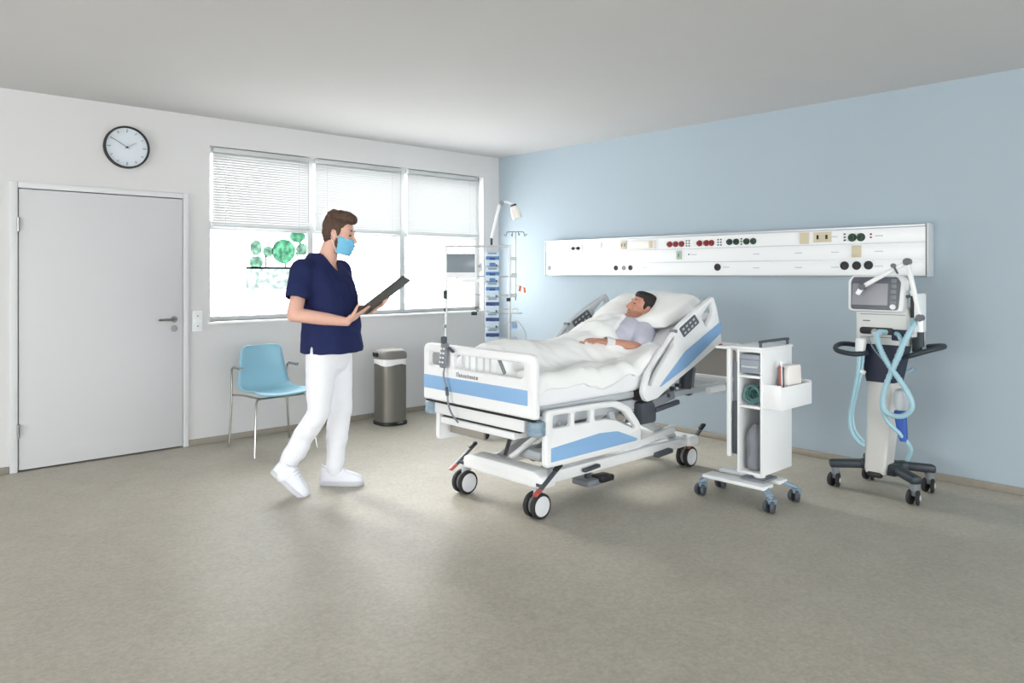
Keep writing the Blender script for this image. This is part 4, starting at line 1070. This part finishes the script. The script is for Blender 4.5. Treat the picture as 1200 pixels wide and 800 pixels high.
# IV pole with hooks
ib(MB().tube([U(604, 271.5), U(604, 352)], .007, 8), 'drip_pole', 'steel')
for py in (303, 322, 346): ib(MB().box(U(602.5, py), (.05, .04, .03), None, .006), 'clamp', 'bed_grey')
for s_, vv in ((-1, 0), (1, 0), (.35, -.06), (-.35, .06)):
    ib(MB().tube(cr([U(604, 271.5), U(604 + s_ * 8, 271.5, vv), U(604 + s_ * 10, 273, vv * 1.2), U(604 + s_ * 11, 276.5, vv * 1.2), U(604 + s_ * 13.5, 274, vv * 1.2)], 5), .004, 6), 'drip_hook', 'mid_grey')
# reading lamp on its arm
la = ib(MB().tube([U(576, 287), U(576, 278)], .011, 8), 'lamp_foot', 'black')
ib(MB().tube([U(576, 279), U(585, 241)], .013, 8), 'lamp_arm', 'white_plastic', la); ib(MB().tube(cr([U(585, 241), U(592, 236.5), U(601, 240)], 5), .010, 8), 'lamp_arm', 'white_plastic', la)
ib(MB().cyl(U(588, 238, -.02), U(588, 238, .02), .02, n=14), 'joint', 'mid_grey', la)
ax = (U(607, 256) - U(602, 240)).normalized()
ib(MB().lathe([(0, 0), (.022, 0), (.034, .012), (.042, .05), (.044, .10), (.040, .118), (.034, .114), (0, .114)], U(602, 241), ax, 20), 'lamp_head', 'warm_white', la)
ib(MB().cyl(U(602, 241) - ax * .012, U(602, 241) + ax * .004, .026, n=16), 'lamp_cap', 'black', la)
# tags, boxes and the loose tube
ib(MB().box(U(609.5, 338), (.02, .004, .05), Matrix.Rotation(.2, 3, 'Y'), .001).tube([U(604, 333), U(609, 335)], .002, 5), 'tag', 'orange'); ib(MB().box(U(615, 340), (.018, .004, .045), Matrix.Rotation(-.1, 3, 'Y'), .001).tube([U(609, 335), U(615, 337)], .002, 5), 'tag', 'orange')
ib(plate(rpoly(rect(-.03, .03, -.022, .022), .006), [rect(-.022, .022, -.014, .014)], .012, Matrix.Translation(U(603, 364, -.02)) @ FY(0), .002), 'holder', 'white_plastic')
ib(MB().box(U(603, 382, -.02), (.05, .03, .035), None, .004), 'holder', 'bed_blue')
ib(MB().tube(cr([U(597, 378), U(606, 376, -.02), U(613, 384, -.03), U(616, 393, -.03), U(614, 402, -.03), U(604, 410, 0)], 6), .004, 6), 'tube', 'bed_grey')
ib(MB().tube([U(590, 400), U(590, 484)], .022, 12), 'column', 'alu'); ib(MB().tube([U(522, 420), U(590, 424)], .012, 8), 'cross_tube', 'alu'); ib(MB().tube([U(597, 400), U(590, 410)], .012, 8), 'cross_tube', 'alu')
for k in range(5):
    a = k * 2 * math.pi / 5 + .3; c0 = V((.216, 0, .12)); e = c0 + V((math.cos(a) * .24, math.sin(a) * .24, -.03))
    f = ib(MB().bar(c0 + V((0, 0, .03)), e, .04, .03, .006), 'foot', 'mid_grey')
    ib(MB().cyl((e.x, e.y, e.z), (e.x, e.y, .055), .012, n=8).lathe([(0, -.012), (.03, -.012), (.032, 0), (.03, .012), (0, .012)], (e.x, e.y, .032), (math.sin(a), -math.cos(a), 0), 18), 'castor', 'rubber', f)

# ------------------------------------------------------------------ equipment trolley at the head of the bed
ct = thing('equipment_trolley', 'narrow white equipment trolley with open shelves and a side pocket on castors', 'trolley', (-1.30, -3.85, 0))
X1, X2 = -1.475, -1.105; Y1, Y2 = -4.00, -3.835; Z1, Z2 = .195, .945
MB().bb(X1, X2, Y1, Y1 + .014, Z1, Z2, .003).build('side_panel', 'white_plastic', ct)
MB().bb(X1, X2, Y2 - .014, Y2, Z1, Z2, .003).build('side_panel', 'white_plastic', ct)
MB().bb(X2 - .014, X2, Y1 + .014, Y2 - .014, Z1, Z2, .002).build('back_panel', 'bed_grey', ct)
for z in (Z1 + .007, .600, .782, Z2 - .008): MB().bb(X1, X2 - .014, Y1 + .014, Y2 - .014, z - .008, z + .008, .002).build('shelf', 'white_plastic', ct)
MB().bb(X1 - .005, X2 + .005, -3.775, Y1 - .005, Z2, Z2 + .016, .004).build('top', 'white_plastic', ct)
MB().bb(X1 + .0, X1 + .03, -3.79, -3.762, .28, Z2, .005).build('post', 'white_plastic', ct)
MB().bb(X1 + .03, X1 + .05, -3.835, -3.79, .295, .86, .003).build('cable_slot', 'mid_grey', ct)
MB().bb(X1 + .01, X1 + .028, -3.828, -3.797, .30, .62, .003).build('cable_slot', 'dark_grey', ct)
dr = MB().bb(X1 + .004, X2 - .02, Y1 + .018, Y2 - .018, .802, .915, .006).build('drawer', 'drawer', ct)
MB().bb(X1 - .006, X1 + .006, Y1 + .03, Y2 - .03, .835, .848, .004).build('drawer_grip', 'bed_grey', dr)
MB().bb(X1 + .0, X1 + .006, Y1 + .022, Y2 - .022, .882, .888, .001).build('drawer_line', 'mid_grey', dr)
MB().tube(cr([(X1 + .02, Y1 + .02, Z2 + .01), (X1 + .02, Y1 + .02, Z2 + .042), (X1 + .035, Y1 + .02, Z2 + .05), (X2 - .035, Y1 + .02, Z2 + .05), (X2 - .02, Y1 + .02, Z2 + .042), (X2 - .02, Y1 + .02, Z2 + .01)], 4), .009, 10).build('push_bar', 'dark_grey', ct)
MB().bb(X1 - .06, X1 + .02, -3.79, -3.72, Z2 + .0, Z2 + .014, .004).build('bracket', 'white_plastic', ct)
# pocket on the side panel
pk = MB(); PX1, PX2 = X1 + .015, X2 + .03
pk.bb(PX1, PX1 + .006, Y1 - .11, Y1, .605, .745, .002).bb(PX2 - .006, PX2, Y1 - .11, Y1, .605, .745, .002).bb(PX1, PX2, Y1 - .11, Y1, .600, .608, .002)
pk.bb(PX1, PX2, Y1 - .114, Y1 - .108, .600, .735, .002).build('side_pocket', 'bed_white', ct)
# base
MB().bb(X1 - .02, X1 + .10, -4.02, -3.60, .118, .140, .006).build('base_plate', 'white_plastic', ct)
MB().bb(-1.30, -1.20, -4.02, -3.60, .118, .140, .006).build('base_plate', 'white_plastic', ct)
MB().bb(-1.42, -1.25, -3.98, -3.82, .140, .155, .004).build('base_plate', 'mid_grey', ct)
MB().cyl((-1.34, -3.91, .15), (-1.34, -3.91, .20), .035, n=16).build('swivel', 'white_plastic', ct)
for (x, y) in ((-1.478, -3.585), (-1.175, -4.055), (-1.49, -4.06), (-1.24, -3.585)):
    yb = -3.63 if y > -3.8 else -3.99
    f = MB().bar((x * .6 - 1.34 * .4, yb, .125), (x, y, .095), .045, .022, .008).build('foot', 'blue_grey', ct)
    c_ = MB().cyl((x, y, .085), (x, y, .1), .016, n=10).box((x + .012, y, .065), (.05, .055, .03), None, .008).build('castor', 'blue_grey', ct)
    for s_ in (-1, 1):
        MB().lathe([(0, -.010), (.034, -.010), (.0385, -.005), (.0385, .005), (.034, .010), (.020, .011), (.018, .006), (0, .006)], (x, y + s_ * .016, .0385), (.25, s_, 0), 20).build('wheel', 'dark_grey', c_)
# contents
hz = thing('coiled_hose', 'coiled green hoses on the middle shelf of the trolley', 'hose', (-1.42, -3.918, .609))
for k in range(5):
    pts = []
    for i in range(22):
        a = 2 * math.pi * i / 22; r = .048 - .006 * k
        pts.append(V((-1.445 + .018 * k + .008 * math.sin(a * 2 + k), -3.918 + r * math.cos(a) * 1.05, .675 + r * 1.05 * math.sin(a) + .008 * math.sin(k * 2.1))))
    MB().tube(pts, .0085, 8, True).build('hose_loop', 'hose_green', hz)
m = MB()
def bagr(z, q): return [V((-1.39 + (.072 * q + .012 * noise.noise(V((math.cos(a) * 2.5, math.sin(a) * 2.5, z * 22)))) * math.cos(a), -3.918 + (.054 * q + .008 * noise.noise(V((math.cos(a) * 3, math.sin(a) * 3, z * 22 + 9)))) * math.sin(a), z)) for a in [2 * math.pi * k / 40 for k in range(40)]]
m.loft([bagr(.212, .6), bagr(.225, .93)] + [bagr(.225 + .02 * k, .95 + .05 * math.sin(k)) for k in range(1, 10)] + [bagr(.44, .82), bagr(.465, .6), bagr(.485, .3)])
m.build('net_bag', 'net', None, 'grey mesh bag on the bottom shelf of the trolley', 'bag', smooth=60)
m = MB()
def par(z, q, sh=0): return [V((-1.235 + sh + .085 * q * p.x, -4.055 + .030 * q * p.y, z)) for p in rpoly([(-1, -1), (1, -1), (1, 1), (-1, 1)], .4, 3)]
m.loft([par(.612, .9), par(.64, 1.0), par(.76, 1.02, .006), par(.83, .98, .012), par(.845, .8, .014)])
for i, p in enumerate(m.v): m.v[i] = p + V((0, .006 * noise.noise(p * 30), .006 * noise.noise(p * 25)))
m.build('gauze_pack', 'paper', None, 'white wrapped packet standing in the trolley\'s side pocket', 'packet', smooth=60)
for i, (dx, mt, h) in enumerate(((0, 'red', .84), (.018, 'white_plastic', .865), (.034, 'dark_grey', .83))):
    q = MB().tube([(-1.365 + dx, -4.06, .612), (-1.360 + dx * 1.2, -4.05, h)], .006, 8).ell((-1.360 + dx * 1.2, -4.05, h), (.009, .009, .012), None, 10, 6)
    q.build('pen', mt, None, ('red', 'white', 'dark grey')[i] + ' pen standing in the trolley\'s side pocket', 'pen')

# ------------------------------------------------------------------ ventilator by the blue wall (faces -X)
ve = thing('ventilator', 'hospital ventilator with grey touch screen and pale blue breathing hoses on a wheeled stand', 'ventilator', (-.50, -4.33, 0))
# base
VC = V((-.50, -4.335, .15))
cast = [(-.66, -4.075), (-.70, -4.575), (-.35, -4.545), (-.33, -4.165)]
m = MB().bb(-.60, -.40, -4.44, -4.23, .115, .185, .02); m.build('base_hub', 'vent_dark', ve)
for (x, y) in cast:
    p1 = V((x, y, .150)); mid = VC + (p1 - VC) * .5 + V((0, 0, .012))
    f = MB().bar(VC, mid, .085, .062, .016).bar(mid - (p1 - VC) * .06, p1 + (p1 - VC).normalized() * .035, .070, .050, .016).build('base_leg', 'vent_dark', ve)
    c_ = MB().cyl((x, y, .085), (x, y, .135), .022, .030, n=14).box((x + .012, y, .075), (.045, .05, .05), None, .01).build('castor', 'mid_grey', ve)
    for s_ in (-1, 1):
        MB().lathe([(0, -.010), (.038, -.010), (.046, -.006), (.046, .006), (.038, .010), (.022, .012), (0, .012)], (x, y + s_ * .020, .046), (.2, s_, 0), 22).build('wheel', 'rubber', c_)
        MB().lathe([(0, 0), (.018, 0), (.016, .004), (0, .004)], (x + .0025 * s_ * .2, y + s_ * .0325, .046), (.2, s_, 0), 14).build('wheel_hub', 'bed_grey', c_)
# column
def vr(z, yc, hw, x0, x1): return [V((p.x, yc + p.y, z)) for p in rpoly([(x0, -hw), (x1, -hw), (x1, hw), (x0, hw)], .022, 4)]
MB().loft([vr(.125, -4.315, .062, -.63, -.50), vr(.15, -4.315, .066, -.635, -.48), vr(.42, -4.335, .070, -.635, -.47), vr(.60, -4.342, .077, -.63, -.46), vr(.715, -4.345, .082, -.625, -.45)]).build('column', 'vent_column', ve, smooth=50)
MB().bb(-.645, -.60, -4.36, -4.27, .10, .135, .012).build('column_foot', 'black', ve)
MB().loft([vr(.712, -4.345, .086, -.635, -.45), vr(.78, -4.345, .098, -.64, -.44), vr(.945, -4.348, .122, -.645, -.42), vr(.958, -4.348, .122, -.645, -.42)]).build('neck_block', 'vent_navy', ve, smooth=50)
# main unit
un = MB().loft([vr(.955, -4.368, .155, -.655, -.36), vr(.97, -4.368, .160, -.66, -.355), vr(1.15, -4.368, .162, -.66, -.355), vr(1.19, -4.366, .155, -.65, -.36)]).build('main_unit', 'vent_body', ve, smooth=50)
plate(rpoly(rect(-4.445, -4.235, 1.018, 1.062), .022, 5), [], .010, FX(-.661), .003).build('port_recess', 'black', un)
MB().bb(-.668, -.655, -4.52, -4.43, .985, 1.055, .006).build('port_block', 'vent_navy', un)
MB().bb(-.6625, -.6595, -4.300, -4.255, 1.100, 1.106).build('lettering', 'dark_grey', un)
MB().bb(-.656, -.40, -4.532, -4.526, .99, 1.14, .002).build('side_cover', 'white_plastic', un)
for z in (1.0, 1.145): MB().bb(-.664, -.655, -4.51, -4.24, z - .002, z + .002).build('seam', 'mid_grey', un)
# screen unit
TS = Matrix.Translation((-.665, -4.340, 1.272)) @ Matrix.Rotation(math.radians(7), 4, 'Y') @ FX(0)
sn = plate(rpoly([(-.170, -.112), (-.178, .085), (-.150, .122), (.150, .122), (.178, .085), (.170, -.112)], .03, 5), [], .075, TS @ Matrix.Translation((0, 0, .02)), .018).build('screen_housing', 'white_plastic', ve)
FR = TS @ Matrix.Translation((0, 0, -.020))
plate(rpoly([(-.142, -.100), (-.150, .074), (-.128, .108), (.140, .108), (.152, .074), (.146, -.100)], .022, 5), [], .008, FR, .002).build('front_bezel', 'panel_grey', sn)
plate(rpoly(rect(-.078, .140, -.072, .066), .006), [], .004, FR @ Matrix.Translation((0, 0, -.004)), .001).build('screen', 'screen_lilac', sn)
for k in range(5): plate(rpoly(rect(-.128, -.094, .07 - .034 * k, .095 - .034 * k), .004), [], .005, FR @ Matrix.Translation((0, 0, -.004)), .001).build('key', 'mid_grey', sn)
MB().lathe([(0, 0), (.017, 0), (.015, .016), (0, .017)], FR @ V((-.112, -.080, -.004)), FR.to_3x3() @ V((0, 0, -1)), 18).build('dial', 'bed_white', sn)
MB().bb(-.63, -.45, -4.43, -4.26, 1.165, 1.26, .02).build('screen_neck', 'vent_body', sn)
# side tower with hose holder
MB().bb(-.645, -.44, -4.560, -4.530, 1.03, 1.28, .012).build('side_box', 'white_plastic', ve)
MB().bb(-.652, -.643, -4.556, -4.536, 1.13, 1.265, .003).build('side_slot', 'black', ve)
MB().cyl((-.665, -4.522, 1.262), (-.64, -4.522, 1.262), .010, n=12).build('lamp', 'dark_green', ve); MB().cyl((-.66, -4.548, 1.288), (-.64, -4.548, 1.288), .013, n=12).build('lamp', 'warm_white', ve)
# handle
hp = cr([(-.50, -4.22, .915), (-.56, -4.14, .935), (-.64, -4.105, .94), (-.72, -4.105, .925), (-.76, -4.14, .905), (-.765, -4.24, .893), (-.70, -4.30, .90)], 6)
MB().tube(hp, .016, 10).build('handle', 'vent_dark', ve)
hp = cr([(-.66, -4.50, .885), (-.70, -4.56, .905), (-.66, -4.65, .94), (-.56, -4.69, .955), (-.48, -4.66, .955), (-.42, -4.56, .94)], 6)
MB().tube(hp, .016, 10).build('handle', 'vent_dark', ve)
MB().box((-.62, -4.565, .965), (.05, .05, .09), None, .008).build('clamp', 'vent_dark', ve)
# support arm
A = [V(p) for p in ((-.70, -4.612, .96), (-.70, -4.610, 1.05), (-.70, -4.608, 1.135), (-.72, -4.543, 1.475), (-.74, -4.285, 1.32), (-.75, -4.255, 1.27))]
ar = MB().cyl(A[0], A[1], .020, n=12).build('arm_foot', 'vent_dark', ve)
MB().cyl(A[0] + V((0, 0, .05)), A[2], .017, n=12).build('arm_tube', 'white_plastic', ar)
MB().bar(A[2], A[3], .026, .028, .008).build('arm_link', 'white_plastic', ar)
MB().bar(A[3], A[4] , .024, .028, .008).build('arm_link', 'white_plastic', ar)
MB().bar(A[4], A[5], .022, .03, .008).build('arm_tip', 'white_plastic', ar)
for p, r in ((A[2], .022), (A[3], .022), (A[4], .021)): MB().cyl(p + V((-.022, 0, 0)), p + V((.022, 0, 0)), r, n=18, bev=.004).build('joint_knob', 'panel_grey', ar)
q = A[3] + (A[4] - A[3]) * .28
MB().cyl(q + V((-.03, 0, .02)), q + V((-.01, 0, .02)), .014, n=12).bar(q + V((-.02, -.0, .02)), q + V((-.03, -.03, -.03)), .012, .01, .003).build('hose_clip', 'panel_grey', ar)
# hoses
def hose(pts, r, mt='hose_blue', k=9):
    P = cr(pts, k); rr = [r * (1 + .09 * (1 if i % 2 else -1)) for i in range(len(P))]
    MB().tube(P, rr, 10).build('breathing_hose', mt, ve, smooth=80)
hose([(-.672, -4.405, 1.035), (-.72, -4.372, 1.035), (-.745, -4.378, .985), (-.76, -4.412, .91), (-.77, -4.462, .83), (-.77, -4.515, .76), (-.765, -4.573, .66), (-.76, -4.580, .59), (-.76, -4.535, .542), (-.76, -4.470, .535), (-.765, -4.420, .575), (-.765, -4.425, .68), (-.77, -4.475, .82), (-.77, -4.53, .96), (-.735, -4.56, 1.05), (-.70, -4.575, 1.10), (-.66, -4.555, 1.11), (-.63, -4.53, 1.06)], .0165)
hose([(-.67, -4.46, 1.03), (-.73, -4.50, 1.02), (-.75, -4.525, .95), (-.755, -4.485, .84), (-.755, -4.435, .72), (-.75, -4.405, .60), (-.745, -4.43, .50), (-.72, -4.50, .42), (-.66, -4.54, .33), (-.60, -4.50, .24)], .013, 'hose_blue', 8)
hose([(-.72, -4.262, .93), (-.735, -4.262, .84), (-.735, -4.245, .72), (-.735, -4.222, .60), (-.735, -4.205, .48), (-.73, -4.215, .39), (-.70, -4.24, .33), (-.66, -4.26, .30)], .013, 'hose_blue', 8)
hose([(-.722, -4.285, .90), (-.73, -4.272, .76), (-.735, -4.243, .62), (-.735, -4.222, .50), (-.73, -4.235, .40), (-.68, -4.27, .33)], .008, 'hose_blue', 7)
MB().tube(cr([(-.69, -4.30, 1.00), (-.72, -4.345, .93), (-.73, -4.42, .85), (-.74, -4.47, .80)], 6), .004, 6).build('sensor_line', 'blue_grey', ve)
# fittings
m = MB().cyl((-.70, -4.262, .99), (-.715, -4.258, .90), .034, .030, n=16, bev=.008).cyl((-.715, -4.258, .90), (-.725, -4.252, .78), .014, n=12).cyl((-.725, -4.252, .79), (-.73, -4.295, .775), .013, n=12).build('filter', 'white_plastic', ve)
MB().cyl((-.665, -4.33, 1.035), (-.71, -4.345, 1.02), .020, n=14).cyl((-.71, -4.345, 1.02), (-.72, -4.385, 1.035), .018, n=14).build('elbow_fitting', 'bed_grey', ve)
MB().lathe([(0, 0), (.03, 0), (.042, .03), (.044, .09), (.036, .12), (.018, .13), (0, .13)], (-.70, -4.502, .565), (0, 0, 1), 20).build('water_trap', 'bed_grey', ve)
MB().loft([[V((p.x - .70, -4.495 + p.y + dy, z)) for p in rpoly(rect(-.02, .02, -hw, hw), .01, 3)] for z, hw, dy in ((.375, .018, -.02), (.40, .024, -.016), (.54, .034, .0), (.56, .030, 0))]).build('test_lung', 'pouch_blue', ve)
MB().cyl((-.73, -4.545, .80), (-.73, -4.585, .83), .014, n=10).build('connector', 'blue_grey', ve)
import OpenImageIO as oiio,sys,numpy as np
im=oiio.ImageBuf('/workdir/render_main.png').get_pixels(oiio.FLOAT)
s=im.shape[1]/1200
for n,x,y in [('door',110,350),('wall',232,300),('wallR',576,250),('blueC',650,220),('blue',900,200),('blueR',1150,300),('blueLow',1100,480),('ceilC',600,150),('ceil',600,60),('ceilT',600,30),('ceilL',60,40),('floorBright',450,590),('floor',600,700),('floorBL',100,750),('floorR',1100,700),('floorL',150,600),('floorcart',760,600),('navy',385,330),('trous',390,440),('bedfoot',520,430),('blanket',680,425)]:
    a=im[int((y-4)*s):int((y+4)*s),int((x-4)*s):int((x+4)*s),:3].reshape(-1,3).mean(0)*255
    print(n,a.round())
